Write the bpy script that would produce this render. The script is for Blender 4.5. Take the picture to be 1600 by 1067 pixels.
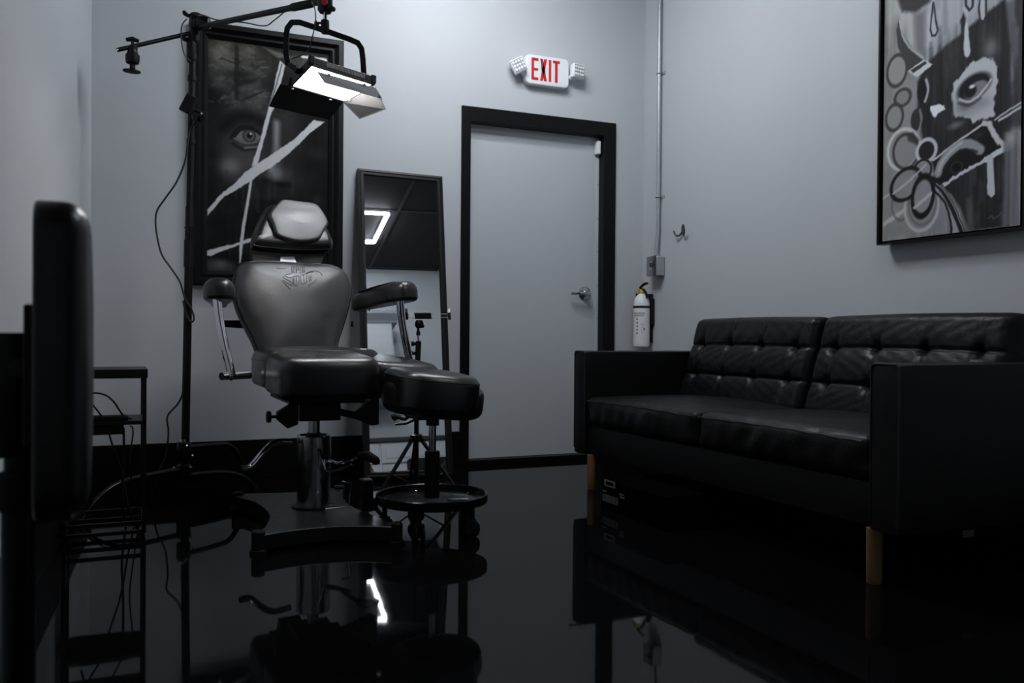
import bpy, bmesh, math, random
import numpy as np
from mathutils import Vector, Matrix
from mathutils.bvhtree import BVHTree
random.seed(4); rng = np.random.RandomState(7)
for o in list(bpy.data.objects): bpy.data.objects.remove(o)
S = bpy.context.scene
COL = S.collection
PI = math.pi
# ------------------------------------------------------------------ camera
CAM_H, F_PX = .78, 1386.0
YAW, PITCH, ROLL = math.radians(23.93), math.radians(-.444), math.radians(.42)
fwd = Vector((math.sin(YAW)*math.cos(PITCH), math.cos(YAW)*math.cos(PITCH), math.sin(PITCH)))
r0 = Vector((math.cos(YAW), -math.sin(YAW), 0)); u0 = r0.cross(fwd)
rgt = math.cos(ROLL)*r0 + math.sin(ROLL)*u0; upv = -math.sin(ROLL)*r0 + math.cos(ROLL)*u0
cd = bpy.data.cameras.new('camera'); cam = bpy.data.objects.new('camera', cd); COL.objects.link(cam)
cd.sensor_width = 36; cd.lens = 36*F_PX/1600; cd.clip_start = .05
cam.matrix_world = Matrix(((rgt.x, upv.x, -fwd.x, 0), (rgt.y, upv.y, -fwd.y, 0), (rgt.z, upv.z, -fwd.z, CAM_H), (0, 0, 0, 1)))
cd.dof.use_dof = True; cd.dof.focus_distance = 4.0; cd.dof.aperture_fstop = 4.5
S.camera = cam
# ------------------------------------------------------------------ world, exposure
w = bpy.data.worlds.new('world'); S.world = w; w.use_nodes = True
w.node_tree.nodes['Background'].inputs[0].default_value = (.5, .6, .7, 1)
w.node_tree.nodes['Background'].inputs[1].default_value = 0.0
S.view_settings.view_transform = 'Standard'; S.view_settings.look = 'None'
S.view_settings.exposure = 0.0; S.view_settings.gamma = 1.0; S.view_settings.use_curve_mapping = False
CEIL_EMIT = 144.0      # ceiling LED frame over the chair
CEIL_EMIT2 = 40.0      # ceiling LED frame nearer the camera
PANEL_EMIT = 42.0     # LED panel on the boom

def ray(x, y): return (x-800)/F_PX*rgt - (y-533.5)/F_PX*upv + fwd
def at(x, y, Y=None, X=None, Z=None, t=None):
    """point in the room behind a measured photo point, on a given plane or at a given distance"""
    d = ray(x, y); c = Vector((0, 0, CAM_H))
    if t is None:
        if Y is not None: t = Y/d.y
        elif X is not None: t = X/d.x
        else: t = (Z-CAM_H)/d.z
    return c + d*t

# ------------------------------------------------------------------ materials
MATS = {}
def srgb(v):
    return tuple(((c/255)/12.92 if c/255 <= .04045 else ((c/255+.055)/1.055)**2.4) for c in v)
def mat(name, col, rough=.5, metal=0, spec=.5, noise=0, nscale=20, bump=0, bscale=60, rvar=0, coat=0, sheen=0, emit=None, estr=0, stretch=None):
    if name in MATS: return MATS[name]
    m = bpy.data.materials.new(name); m.use_nodes = True; nt = m.node_tree; b = nt.nodes['Principled BSDF']
    b.inputs['Base Color'].default_value = (*col, 1); b.inputs['Roughness'].default_value = rough
    b.inputs['Metallic'].default_value = metal; b.inputs['Specular IOR Level'].default_value = spec
    if coat: b.inputs['Coat Weight'].default_value = coat; b.inputs['Coat Roughness'].default_value = .08
    if sheen: b.inputs['Sheen Weight'].default_value = sheen
    tc = nt.nodes.new('ShaderNodeTexCoord'); mp = nt.nodes.new('ShaderNodeMapping')
    nt.links.new(tc.outputs['Object'], mp.inputs[0])
    if stretch: mp.inputs['Scale'].default_value = stretch
    if noise or rvar:
        n = nt.nodes.new('ShaderNodeTexNoise'); n.inputs['Scale'].default_value = nscale; n.inputs['Detail'].default_value = 5
        nt.links.new(mp.outputs[0], n.inputs['Vector'])
        if noise:
            mx = nt.nodes.new('ShaderNodeMix'); mx.data_type = 'RGBA'
            mx.inputs['A'].default_value = (*[c*(1-noise) for c in col], 1); mx.inputs['B'].default_value = (*[min(1, c*(1+noise)) for c in col], 1)
            nt.links.new(n.outputs['Fac'], mx.inputs['Factor']); nt.links.new(mx.outputs['Result'], b.inputs['Base Color'])
        if rvar:
            mr = nt.nodes.new('ShaderNodeMapRange'); mr.inputs['From Min'].default_value = .3; mr.inputs['From Max'].default_value = .7
            mr.inputs['To Min'].default_value = max(0, rough-rvar); mr.inputs['To Max'].default_value = rough+rvar
            nt.links.new(n.outputs['Fac'], mr.inputs['Value']); nt.links.new(mr.outputs[0], b.inputs['Roughness'])
    if bump:
        n2 = nt.nodes.new('ShaderNodeTexNoise'); n2.inputs['Scale'].default_value = bscale; n2.inputs['Detail'].default_value = 4
        nt.links.new(mp.outputs[0], n2.inputs['Vector'])
        bp = nt.nodes.new('ShaderNodeBump'); bp.inputs['Strength'].default_value = bump; bp.inputs['Distance'].default_value = .004
        nt.links.new(n2.outputs['Fac'], bp.inputs['Height']); nt.links.new(bp.outputs[0], b.inputs['Normal'])
    if emit:
        b.inputs['Emission Color'].default_value = (*emit, 1); b.inputs['Emission Strength'].default_value = estr
    MATS[name] = m; return m
def attr_mat(name, rough=.6):
    m = bpy.data.materials.new(name); m.use_nodes = True; nt = m.node_tree; b = nt.nodes['Principled BSDF']
    a = nt.nodes.new('ShaderNodeAttribute'); a.attribute_name = 'paint'
    nt.links.new(a.outputs['Color'], b.inputs['Base Color']); b.inputs['Roughness'].default_value = rough
    b.inputs['Specular IOR Level'].default_value = .08
    n2 = nt.nodes.new('ShaderNodeTexNoise'); n2.inputs['Scale'].default_value = 350
    bp = nt.nodes.new('ShaderNodeBump'); bp.inputs['Strength'].default_value = .15; bp.inputs['Distance'].default_value = .002
    tc = nt.nodes.new('ShaderNodeTexCoord'); nt.links.new(tc.outputs['Object'], n2.inputs['Vector'])
    nt.links.new(n2.outputs['Fac'], bp.inputs['Height']); nt.links.new(bp.outputs[0], b.inputs['Normal'])
    return m
M_wall = mat('wall_paint', (.485, .505, .525), .62, noise=.02, nscale=3, bump=.06, bscale=180, spec=.3)
M_ceil = mat('ceiling_black', (.012, .012, .014), .8, bump=.2, bscale=90)
M_gridbar = mat('ceiling_grid_black', (.02, .02, .022), .45)
M_floor = mat('black_epoxy', (.0025, .0026, .003), .035, spec=.5, rvar=.015, nscale=4, bump=.012, bscale=14)
M_floor.node_tree.nodes['Principled BSDF'].inputs['IOR'].default_value = 1.19
M_base = mat('black_baseboard', (.0035, .0035, .004), .45, spec=.15)
M_trim = mat('black_door_frame', (.0045, .0045, .005), .4, spec=.15, bump=.05, bscale=120)
M_door = mat('door_paint', (.465, .49, .512), .5, noise=.02, nscale=4, spec=.35)
M_gasket = mat('pale_seal', (.5, .56, .6), .5)
M_leather = mat('black_vinyl', (.006, .0058, .0063), .31, spec=.65, rvar=.05, nscale=9, bump=.10, bscale=160)
M_leather2 = mat('black_vinyl_worn', (.017, .0155, .017), .44, spec=1.0, rvar=.09, nscale=7, bump=.12, bscale=140, stretch=(1, 1, 3))
M_sofa = mat('sofa_leather', (.004, .0041, .0046), .42, spec=.24, rvar=.08, nscale=11, bump=.35, bscale=55)
M_sofaf = mat('sofa_leather_flat', (.004, .0042, .0045), .48, spec=.25, bump=.12, bscale=90)
M_piping = mat('black_piping', (.012, .012, .0125), .35, spec=.35)
M_chrome = mat('chrome', (.75, .76, .78), .08, metal=1)
M_dchrome = mat('worn_chrome', (.45, .46, .48), .18, metal=1, rvar=.05, nscale=30)
M_steel = mat('galvanised_steel', (.40, .42, .44), .38, metal=.45, noise=.2, nscale=50)
M_black = mat('black_metal', (.0045, .0045, .005), .42, spec=.25, bump=.04)
M_blackg = mat('black_gloss_metal', (.004, .004, .0048), .25, spec=.28)
M_plate = mat('base_plate_black', (.005, .0052, .0058), .34, spec=.42, rvar=.05, nscale=80, bump=.12, bscale=400)
M_rubber = mat('black_rubber', (.005, .005, .0055), .65, spec=.25)
M_cable = mat('black_cable', (.006, .006, .007), .5)
M_white = mat('white_plastic', (.78, .79, .80), .35)
M_grille = mat('lamp_grille', (.30, .31, .32), .35, noise=.2)
M_lens = mat('lamp_lens', (.85, .86, .87), .15)
M_red = mat('exit_red', (.52, .018, .022), .4)
M_dark = mat('dark_mark', (.05, .03, .03), .5)
M_mirror = mat('mirror_glass', (.80, .83, .84), .004, metal=1)
M_mframe = mat('mirror_frame_black', (.006, .006, .0065), .4, spec=.25, bump=.08, bscale=30, stretch=(1, 1, .1))
M_pframe = mat('picture_frame_black', (.004, .004, .0045), .33, spec=.22)
M_wood = mat('beech_leg', (.20, .115, .05), .45, noise=.2, nscale=8, stretch=(6, 6, .6))
M_yellow = mat('yellow_plastic', (.45, .38, .05), .4)
M_print = mat('label_print', (.06, .06, .065), .6)
M_label = mat('label_white', (.72, .73, .74), .5)
M_lgrey = mat('label_grey', (.45, .46, .47), .5)
M_box = mat('black_carton', (.002, .002, .0022), .9, spec=0)
M_faint = mat('faint_grey_ink', (.12, .12, .125), .7)
M_bronze = mat('dark_hook_metal', (.06, .06, .058), .4, metal=.5)
M_cab = mat('cabinet_white', (.58, .60, .62), .45)
M_counter = mat('dark_counter', (.03, .032, .035), .3)
M_door_in = mat('barn_door_black', (.004, .004, .0043), .5, spec=.12, bump=.3, bscale=250)
M_doorg = mat('barn_door_grey', (.022, .0225, .0235), .5, spec=.25, bump=.15, bscale=300)
M_frost = mat('grey_barn_door_back', (.78, .79, .80), .45, bump=.05)
M_tube = mat('led_tube', (.9, .9, .9), .4, emit=(.90, .94, 1), estr=CEIL_EMIT)
M_tube2 = mat('led_tube_2', (.9, .9, .9), .4, emit=(.90, .94, 1), estr=CEIL_EMIT2)
M_led = mat('led_face', (.9, .9, .9), .4, emit=(1, .97, .95), estr=PANEL_EMIT)
M_ledline = mat('led_diffuser_rib', (.8, .8, .8), .4, emit=(1, .97, .95), estr=PANEL_EMIT*.05)

# ------------------------------------------------------------------ mesh helpers
def frame_axes(d):
    d = Vector(d).normalized(); a = Vector((0, 0, 1)) if abs(d.z) < .9 else Vector((1, 0, 0))
    s = d.cross(a).normalized(); return s, s.cross(d).normalized(), d
def catmull(pts, n=6, closed=False):
    P = [Vector(p) for p in pts]; out = []; N = len(P)
    rngi = range(N) if closed else range(N-1)
    for i in rngi:
        if closed: a, b, c, d = P[i-1], P[i], P[(i+1) % N], P[(i+2) % N]
        else: a, b, c, d = P[max(i-1, 0)], P[i], P[i+1], P[min(i+2, N-1)]
        for k in range(n):
            t = k/n
            out.append(.5*((2*b)+(c-a)*t+(2*a-5*b+4*c-d)*t*t+(3*b-a-3*c+d)*t**3))
    if not closed: out.append(P[-1].copy())
    return out
class MB:
    def __init__(s): s.v = []; s.f = []
    def add(s, vs, fs):
        n = len(s.v); s.v += [tuple(v) for v in vs]; s.f += [tuple(i+n for i in f) for f in fs]; return s
    def box(s, lo, hi, M=None):
        vs = [Vector((x, y, z)) for x in (lo[0], hi[0]) for y in (lo[1], hi[1]) for z in (lo[2], hi[2])]
        if M: vs = [M @ v for v in vs]
        return s.add(vs, [(0, 1, 3, 2), (4, 6, 7, 5), (0, 4, 5, 1), (2, 3, 7, 6), (0, 2, 6, 4), (1, 5, 7, 3)])
    def tube(s, pts, r, seg=10, caps=True):
        P = [Vector(p) for p in pts]; n = len(P); R = r if isinstance(r, (list, tuple)) else [r]*n
        vs = []; ref = None
        for i, p in enumerate(P):
            d = (P[min(i+1, n-1)]-P[max(i-1, 0)])
            if d.length < 1e-9: d = Vector((0, 0, 1))
            d.normalize()
            if ref is None: a, b, _ = frame_axes(d)
            else:
                a = (ref-d*ref.dot(d)).normalized(); b = a.cross(d)
            ref = a
            vs += [p+R[i]*(math.cos(2*PI*k/seg)*a+math.sin(2*PI*k/seg)*b) for k in range(seg)]
        fs = [(i*seg+k, i*seg+(k+1) % seg, (i+1)*seg+(k+1) % seg, (i+1)*seg+k) for i in range(n-1) for k in range(seg)]
        if caps: fs += [tuple(range(seg-1, -1, -1)), tuple((n-1)*seg+k for k in range(seg))]
        return s.add(vs, fs)
    def rod(s, a, b, r, seg=12): return s.tube([a, b], r, seg)
    def lathe(s, prof, c=(0, 0, 0), axis=(0, 0, 1), seg=28):
        a, b, d = frame_axes(axis); c = Vector(c); vs = []
        for r, h in prof: vs += [c+d*h+r*(math.cos(2*PI*k/seg)*a+math.sin(2*PI*k/seg)*b) for k in range(seg)]
        n = len(prof)
        fs = [(i*seg+k, i*seg+(k+1) % seg, (i+1)*seg+(k+1) % seg, (i+1)*seg+k) for i in range(n-1) for k in range(seg)]
        fs += [tuple(range(seg-1, -1, -1)), tuple((n-1)*seg+k for k in range(seg))]
        return s.add(vs, fs)
    def prism(s, out, h0, h1, M=None):
        n = len(out); vs = [Vector((p[0], p[1], h0)) for p in out]+[Vector((p[0], p[1], h1)) for p in out]
        if M: vs = [M @ v for v in vs]
        return s.add(vs, [tuple(range(n-1, -1, -1)), tuple(range(n, 2*n))]+[(i, (i+1) % n, n+(i+1) % n, n+i) for i in range(n)])
    def pillow(s, out, z0, z1, r, puff=.01, M=None, rb=None, nr=5, dome=5, membrane=0):
        """padded cushion over a closed outline: rounded rim, domed top"""
        rb = r*.6 if rb is None else rb
        P = [Vector((p[0], p[1])) for p in out]; n = len(P)
        area = sum(P[i].x*P[(i+1) % n].y-P[(i+1) % n].x*P[i].y for i in range(n))
        if area < 0: P.reverse()
        nor = []
        for i in range(n):
            d = P[(i+1) % n]-P[i-1]; nor.append(Vector((d.y, -d.x)).normalized())
        c = sum(P, Vector((0, 0)))/n
        rings = []
        for k in range(nr+1):
            a = PI/2*k/nr; rings.append((rb*(1-math.sin(a)), z0+rb*(1-math.cos(a)), None))
        for k in range(nr+1):
            a = PI/2*k/nr; rings.append((r*(1-math.cos(a)), z1-r*(1-math.sin(a)), None))
        vs = []
        for ins, z, _ in rings: vs += [Vector((*(P[i]-nor[i]*ins), z)) for i in range(n)]
        base = [P[i]-nor[i]*r for i in range(n)]
        for k in range(1, dome+1):
            q = 1-k/(dome+1); vs += [Vector((*(c+(b-c)*q), z1+puff*(1-q*q))) for b in base]
        nrg = len(vs)//n
        vs.append(Vector((*c, z1+puff))); top = len(vs)-1
        if membrane:       # relax the dome like an inflated skin held at the rim
            A = np.array([list(v) for v in vs]); g = A[(nrg-dome-1)*n:nrg*n].reshape(dome+1, n, 3).copy(); tp = A[top].copy(); p0 = membrane
            for _ in range(400):
                up = np.concatenate([g[2:], np.broadcast_to(tp, (1, n, 3))]); rad = 1-np.arange(1, dome+1)/(dome+1)
                g[1:, :, :] = (np.roll(g[1:], 1, 1)+np.roll(g[1:], -1, 1)+up+g[:-1])/4
                g[1:, :, 2] += p0*.5*(.25+rad[:, None]); tp = g[-1].mean(0)+np.array([0, 0, p0*.2])
            k = puff/max(1e-6, tp[2]-z1); g[1:, :, 2] = z1+(g[1:, :, 2]-z1)*k; tp[2] = z1+puff
            for i_ in range(1, dome+1):
                for k_ in range(n): vs[(nrg-dome-1+i_)*n+k_] = Vector(g[i_, k_])
            vs[top] = Vector(tp)
        fs = [(i*n+k, i*n+(k+1) % n, (i+1)*n+(k+1) % n, (i+1)*n+k) for i in range(nrg-1) for k in range(n)]
        fs += [((nrg-1)*n+k, (nrg-1)*n+(k+1) % n, top) for k in range(n)]
        fs.append(tuple(range(n-1, -1, -1)))
        if M: vs = [M @ v for v in vs]
        return s.add(vs, fs)
    def build(s, name, m, parent=None, smooth=True, bevel=0, seg=2, angle=35, origin=None):
        me = bpy.data.meshes.new(name)
        off = Vector(origin) if origin is not None else Vector((0, 0, 0))
        me.from_pydata([tuple(Vector(v)-off) for v in s.v], [], s.f); me.validate(); me.update()
        bm = bmesh.new(); bm.from_mesh(me); bmesh.ops.recalc_face_normals(bm, faces=bm.faces); bm.to_mesh(me); bm.free()
        if m: me.materials.append(m)
        o = bpy.data.objects.new(name, me); COL.objects.link(o); o.location = off
        if smooth:
            me.polygons.foreach_set('use_smooth', [True]*len(me.polygons))
            me.set_sharp_from_angle(angle=math.radians(angle))
        if bevel:
            bv = o.modifiers.new('bevel', 'BEVEL'); bv.width = bevel; bv.segments = seg; bv.limit_method = 'ANGLE'; bv.angle_limit = math.radians(40)
        if parent is not None:
            o.parent = parent; o.matrix_parent_inverse = parent.matrix_basis.inverted()
        return o
def tag(o, label, cat, group=None):
    o['label'] = label; o['category'] = cat
    if group: o['group'] = group
    return o
def thing(name, label, cat, loc, group=None):
    o = bpy.data.objects.new(name, None); COL.objects.link(o); o.location = loc; o.empty_display_size = .05
    return tag(o, label, cat, group)
def struct(o): o['kind'] = 'structure'; return o
def axes(o, u, v, n):
    u, v, n = Vector(u), Vector(v), Vector(n)
    return Matrix(((u.x, v.x, n.x, o[0]), (u.y, v.y, n.y, o[1]), (u.z, v.z, n.z, o[2]), (0, 0, 0, 1)))
def rrect(x0, x1, y0, y1, r, n=6):
    out = []
    for cx, cy, a0 in ((x1-r, y1-r, 0), (x0+r, y1-r, 90), (x0+r, y0+r, 180), (x1-r, y0+r, 270)):
        for k in range(n+1):
            a = math.radians(a0+90*k/n); out.append((cx+r*math.cos(a), cy+r*math.sin(a)))
    return out

# ------------------------------------------------------------------ the room
XL, XR, YB, ZC = -.56, 3.101, 4.902, 3.10
YF, XA, YH = .70, 1.25, -1.6          # front wall, its end beside the opening, hall end
T = .12
struct(MB().box((XL-T, YH-T, -.1), (XR+T, YB+T, 0)).build('floor', M_floor, smooth=False))
ceil = struct(MB().box((XL-T, YH-T, ZC), (XR+T, YB+T, ZC+.1)).build('ceiling', M_ceil, smooth=False))
for k in range(3): MB().box((1.11-.012+k*.61*1.0, YH, ZC-.008), (1.11+.012+k*.61, YB, ZC)).build('grid_bar', M_gridbar, ceil, smooth=False)
for k in range(4): MB().box((XL, .75+k*1.22, ZC-.007), (XR, .774+k*1.22, ZC-.0005)).build('grid_bar', M_gridbar, ceil, smooth=False)
DX0, DX1, DZ = 1.839, 2.881, 2.124    # outside of the door frame
struct(MB().box((XL-T, YB, 0), (DX0+.01, YB+T, ZC)).box((DX1-.01, YB, 0), (XR+T, YB+T, ZC)).box((DX0+.01, YB, DZ-.01), (DX1-.01, YB+T, ZC)).build('wall_back', M_wall, smooth=False))
def xl(y): return -.127-(YB-y)*.062     # the left wall runs at a slight angle
struct(MB().prism([(xl(YB), YB), (xl(YH), YH), (xl(YH)-T, YH), (xl(YB)-T, YB)], 0, ZC).build('wall_left', M_wall, smooth=False))
struct(MB().box((XR, YF-T, 0), (XR+T, YB, ZC)).build('wall_right', M_wall, smooth=False))
struct(MB().box((XA, YF-T, 0), (XR, YF, ZC)).build('wall_front', M_wall, smooth=False))
struct(MB().box((XA, YH, 0), (XA+T, YF-T, ZC)).build('wall_hall', M_wall, smooth=False))
struct(MB().box((XL-T, YH-T, 0), (XA+T, YH, ZC)).build('wall_hall_end', M_wall, smooth=False))
BH = .208
bb = MB().box((-.128, YB-.012, 0), (DX0, YB, BH))
struct(bb.build('baseboard_back', M_base, smooth=False, bevel=.003))
struct(MB().box((DX1, YB-.012, 0), (XR, YB, BH)).build('trim_1', M_base, smooth=False, bevel=.003))
struct(MB().prism([(xl(YB-.013)+.012, YB-.013), (xl(YH)+.012, YH), (xl(YH), YH), (xl(YB-.013), YB-.013)], 0, BH).build('baseboard_left', M_base, smooth=False))
struct(MB().box((XR-.012, YF, 0), (XR, YB-.012, BH)).build('baseboard_right', M_base, smooth=False, bevel=.003))

# ------------------------------------------------------------------ door
dr = bpy.data.objects.new('door_1', None); COL.objects.link(dr); dr.location = ((DX0+DX1)/2, YB, 0); struct(dr)
FW = .056
m = MB()
for lo, hi in (((DX0, 0), (DX0+FW, DZ)), ((DX1-FW-.03, 0), (DX1, DZ)), ((DX0+FW, DZ-FW-.032), (DX1-FW-.03, DZ))):
    m.box((lo[0], YB-.016, lo[1]), (hi[0], YB+.09, hi[1]))
m.build('door_frame', M_trim, dr, smooth=False, bevel=.003)
MB().box((DX0+FW-.002, YB+.056, .035), (DX1-FW-.028, YB+.095, DZ-FW-.030)).build('door_slab', M_door, dr, smooth=False)
MB().box((DX0+FW, YB-.010, 0), (DX1-FW-.03, YB+.09, .033)).build('threshold', M_trim, dr, smooth=False, bevel=.003)
sx = DX1-FW-.03
g = MB().box((sx-.016, YB+.048, .04), (sx-.001, YB+.057, DZ-.12)).build('edge_seal', M_gasket, dr, smooth=False)
m = MB()
for z in np.linspace(.25, 1.95, 9): m.lathe([(.003, 0), (.003, .002)], (sx-.008, YB+.048, z), (0, -1, 0), 8)
m.build('seal_screws', M_print, g)
MB().box((sx-.034, YB+.014, 1.925), (sx-.006, YB+.056, 2.01)).build('door_sensor', M_white, dr, bevel=.006, seg=3)
hc = Vector((2.700, YB+.056, 1.045))
h = MB().lathe([(.043, 0), (.043, .006), (.038, .012), (.020, .016), (.018, .05), (.014, .056)], hc, (0, -1, 0)).build('handle', M_dchrome, dr)
MB().tube(catmull([hc+Vector((0, -.045, 0)), hc+Vector((-.03, -.052, 0)), hc+Vector((-.075, -.05, -.004)), hc+Vector((-.115, -.042, -.006))], 5), [.011]*5+[.0105]*5+[.009]*6, 10).build('lever', M_dchrome, h)
MB().lathe([(.009, 0), (.009, .004)], hc+Vector((0, -.056, 0)), (0, -1, 0), 12).build('keyhole', M_steel, h)

# ------------------------------------------------------------------ exit sign
EY = YB
ex = thing('exit_sign', 'white EXIT sign with red letters and twin emergency lamps above the door', 'exit sign', (2.38, EY, 2.28))
MX = axes((2.232, EY-.002, 2.292), (1, 0, 0), (0, 0, 1), (0, -1, 0))   # local u right, v up, n out of the wall
EW, EH, ED = .292, .178, .048
MB().pillow(rrect(0, EW, 0, EH, .03), 0, ED, .008, 0, MX, rb=.002).build('housing', M_white, ex)
def letter(polys, name):
    m = MB()
    for p in polys: m.prism(p, ED-.001, ED+.0022, MX)
    m.build(name, M_red, ex, smooth=False)
def rc(x0, x1, y0, y1): return [(x0, y0), (x1, y0), (x1, y1), (x0, y1)]
L0, LT, LB, sw = .036, .158, .026, .0165
letter([rc(.036, .036+sw, LB, LT), rc(.036+sw, .082, LB, LB+.016), rc(.036+sw, .080, .083, .098), rc(.036+sw, .082, LT-.016, LT)], 'letter_e')
letter([[(.094, LB), (.112, LB), (.139, LT), (.121, LT)], [(.121, LB), (.139, LB), (.112, LT), (.094, LT)]], 'letter_x')
letter([rc(.152, .1685, LB, LT)], 'letter_i')
letter([rc(.180, .226, LT-.016, LT), rc(.195, .2115, LB, LT-.016)], 'letter_t')
MB().prism([(.098, .156), (.106, .156), (.108, .07), (.105, .06)], ED+.001, ED+.003, MX).build('dark_streak', M_dark, ex, smooth=False)
def lamp_head(cx, cz, tilt, yaw):
    R = Matrix.Translation((cx, EY-.055, cz)) @ Matrix.Rotation(math.radians(yaw), 4, 'Z') @ Matrix.Rotation(math.radians(tilt), 4, 'Y') @ Matrix.Rotation(math.radians(90), 4, 'X')
    b = MB().pillow(rrect(-.042, .042, -.043, .043, .008), -.02, .026, .006, 0, R, rb=.012).build('lamp_head', M_white, ex)
    gr = MB().prism(rrect(-.036, .036, -.037, .037, .004), .0255, .0275, R).build('lamp_grille', M_grille, b, smooth=False)
    m = MB()
    for i in range(4):
        for j in range(3):
            c = R @ Vector((-.027+.018*i, -.021+.022*j, .027)); d = (R.to_3x3() @ Vector((0, 0, 1)))
            m.lathe([(.0075, 0), (.007, .003), (.003, .005)], c, d, 10)
    m.build('lamp_lenses', M_lens, b)
lamp_head(2.178, 2.385, -28, -14); lamp_head(2.574, 2.40, 3, 10)
MB().rod((2.195, EY-.05, 2.36), (2.245, EY-.03, 2.335), .012).build('lamp_neck', M_white, ex)
MB().rod((2.505, EY-.03, 2.36), (2.57, EY-.045, 2.365), .014).build('lamp_neck', M_white, ex)

# ------------------------------------------------------------------ painted surfaces (flat prints)
class Canvas:
    def __init__(s, W, H, nx, ny, base):
        s.W, s.H, s.nx, s.ny = W, H, nx, ny
        s.x, s.y = np.meshgrid(np.linspace(0, W, nx), np.linspace(0, H, ny)); s.v = np.full((ny, nx), float(base))
        s.tint = np.zeros((ny, nx))
        s.jx = s.smooth_noise(60, 60)*.5; s.jy = s.smooth_noise(60, 60)*.5
    def smooth_noise(s, kx, ky):
        g = rng.rand(ky+2, kx+2)*2-1; X = s.x/s.W*kx; Y = s.y/s.H*ky
        i = X.astype(int); j = Y.astype(int); a = X-i; b = Y-j; a = a*a*(3-2*a); b = b*b*(3-2*b)
        return (g[j, i]*(1-a)+g[j, i+1]*a)*(1-b)+(g[j+1, i]*(1-a)+g[j+1, i+1]*a)*b
    def mix(s, a, val): s.v = s.v*(1-a)+val*a
    def dist_seg(s, P, x, y):
        d = np.full(x.shape, 1e9)
        for (x0, y0), (x1, y1) in zip(P[:-1], P[1:]):
            dx, dy = x1-x0, y1-y0; t = np.clip(((x-x0)*dx+(y-y0)*dy)/(dx*dx+dy*dy+1e-9), 0, 1)
            d = np.minimum(d, np.hypot(x-x0-t*dx, y-y0-t*dy))
        return d
    def poly(s, P, val, a=1, soft=.35, rough=.4):
        x, y = s.x+s.jx*rough, s.y+s.jy*rough; ins = np.zeros(x.shape, bool); n = len(P)
        for i in range(n):
            (x0, y0), (x1, y1) = P[i], P[(i+1) % n]
            c = (y0 > y) != (y1 > y); ins ^= c & (x < (x1-x0)*(y-y0)/(y1-y0+1e-12)+x0)
        d = s.dist_seg(list(P)+[P[0]], x, y); sd = np.where(ins, d, -d)
        s.mix(a*np.clip(.5+sd/(2*soft), 0, 1), val)
    def line(s, P, wd, val, a=1, soft=.35, rough=.3):
        d = s.dist_seg(P, s.x+s.jx*rough, s.y+s.jy*rough); s.mix(a*np.clip(.5+(wd/2-d)/(2*soft), 0, 1), val)
    def curve(s, P, *k, **kw): s.line([(q.x, q.y) for q in catmull([(p[0], p[1], 0) for p in P], 5)], *k, **kw)
    def blob(s, c, rx, ry, val, a=1, rot=0, p=2):
        ca, sa = math.cos(rot), math.sin(rot); dx, dy = s.x-c[0], s.y-c[1]
        q = ((dx*ca+dy*sa)/rx)**2+((-dx*sa+dy*ca)/ry)**2; s.mix(a*np.exp(-q**(p/2)), val)
    def ell(s, c, rx, ry, val, a=1, rot=0, soft=.3, ring=0):
        ca, sa = math.cos(rot), math.sin(rot); dx, dy = s.x-c[0], s.y-c[1]
        q = np.sqrt(((dx*ca+dy*sa)/rx)**2+((-dx*sa+dy*ca)/ry)**2); d = (q-1)*min(rx, ry)
        s.mix(a*np.clip(.5-(abs(d)-ring/2 if ring else d)/(2*soft), 0, 1), val)
    def mesh(s, name, m, P0, U, V, parent, tintc=(1, 1, 1), gain=1):
        P0, U, V = Vector(P0), Vector(U), Vector(V); nx, ny = s.nx, s.ny
        pts = np.array(P0)[None, None]+s.x[..., None]*np.array(U)+s.y[..., None]*np.array(V)
        i = np.arange((nx-1)*(ny-1)); a = (i//(nx-1))*nx+i % (nx-1)
        faces = np.stack([a, a+1, a+nx+1, a+nx], 1)
        me = bpy.data.meshes.new(name); me.vertices.add(nx*ny); me.vertices.foreach_set('co', pts.reshape(-1))
        me.loops.add(faces.size); me.loops.foreach_set('vertex_index', faces.reshape(-1))
        me.polygons.add(len(faces)); me.polygons.foreach_set('loop_start', np.arange(len(faces))*4); me.update(); me.validate()
        v = np.clip(s.v, 0, 255)/255; lin = np.where(v <= .04045, v/12.92, ((v+.055)/1.055)**2.4)
        t = s.tint
        lin = np.clip(lin*gain, 0, .9)
        rgb = np.stack([lin*(1+.05*t), lin*(1+.0*t), lin*(1-.22*t)+0*t, np.ones_like(lin)], -1)
        rgb[..., 0] *= tintc[0]; rgb[..., 1] *= tintc[1]; rgb[..., 2] *= tintc[2]
        at_ = me.attributes.new('paint', 'FLOAT_COLOR', 'POINT'); at_.data.foreach_set('color', rgb.astype(np.float32).reshape(-1))
        me.materials.append(m); o = bpy.data.objects.new(name, me); COL.objects.link(o)
        o.parent = parent; o.matrix_parent_inverse = parent.matrix_basis.inverted(); return o

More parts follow.
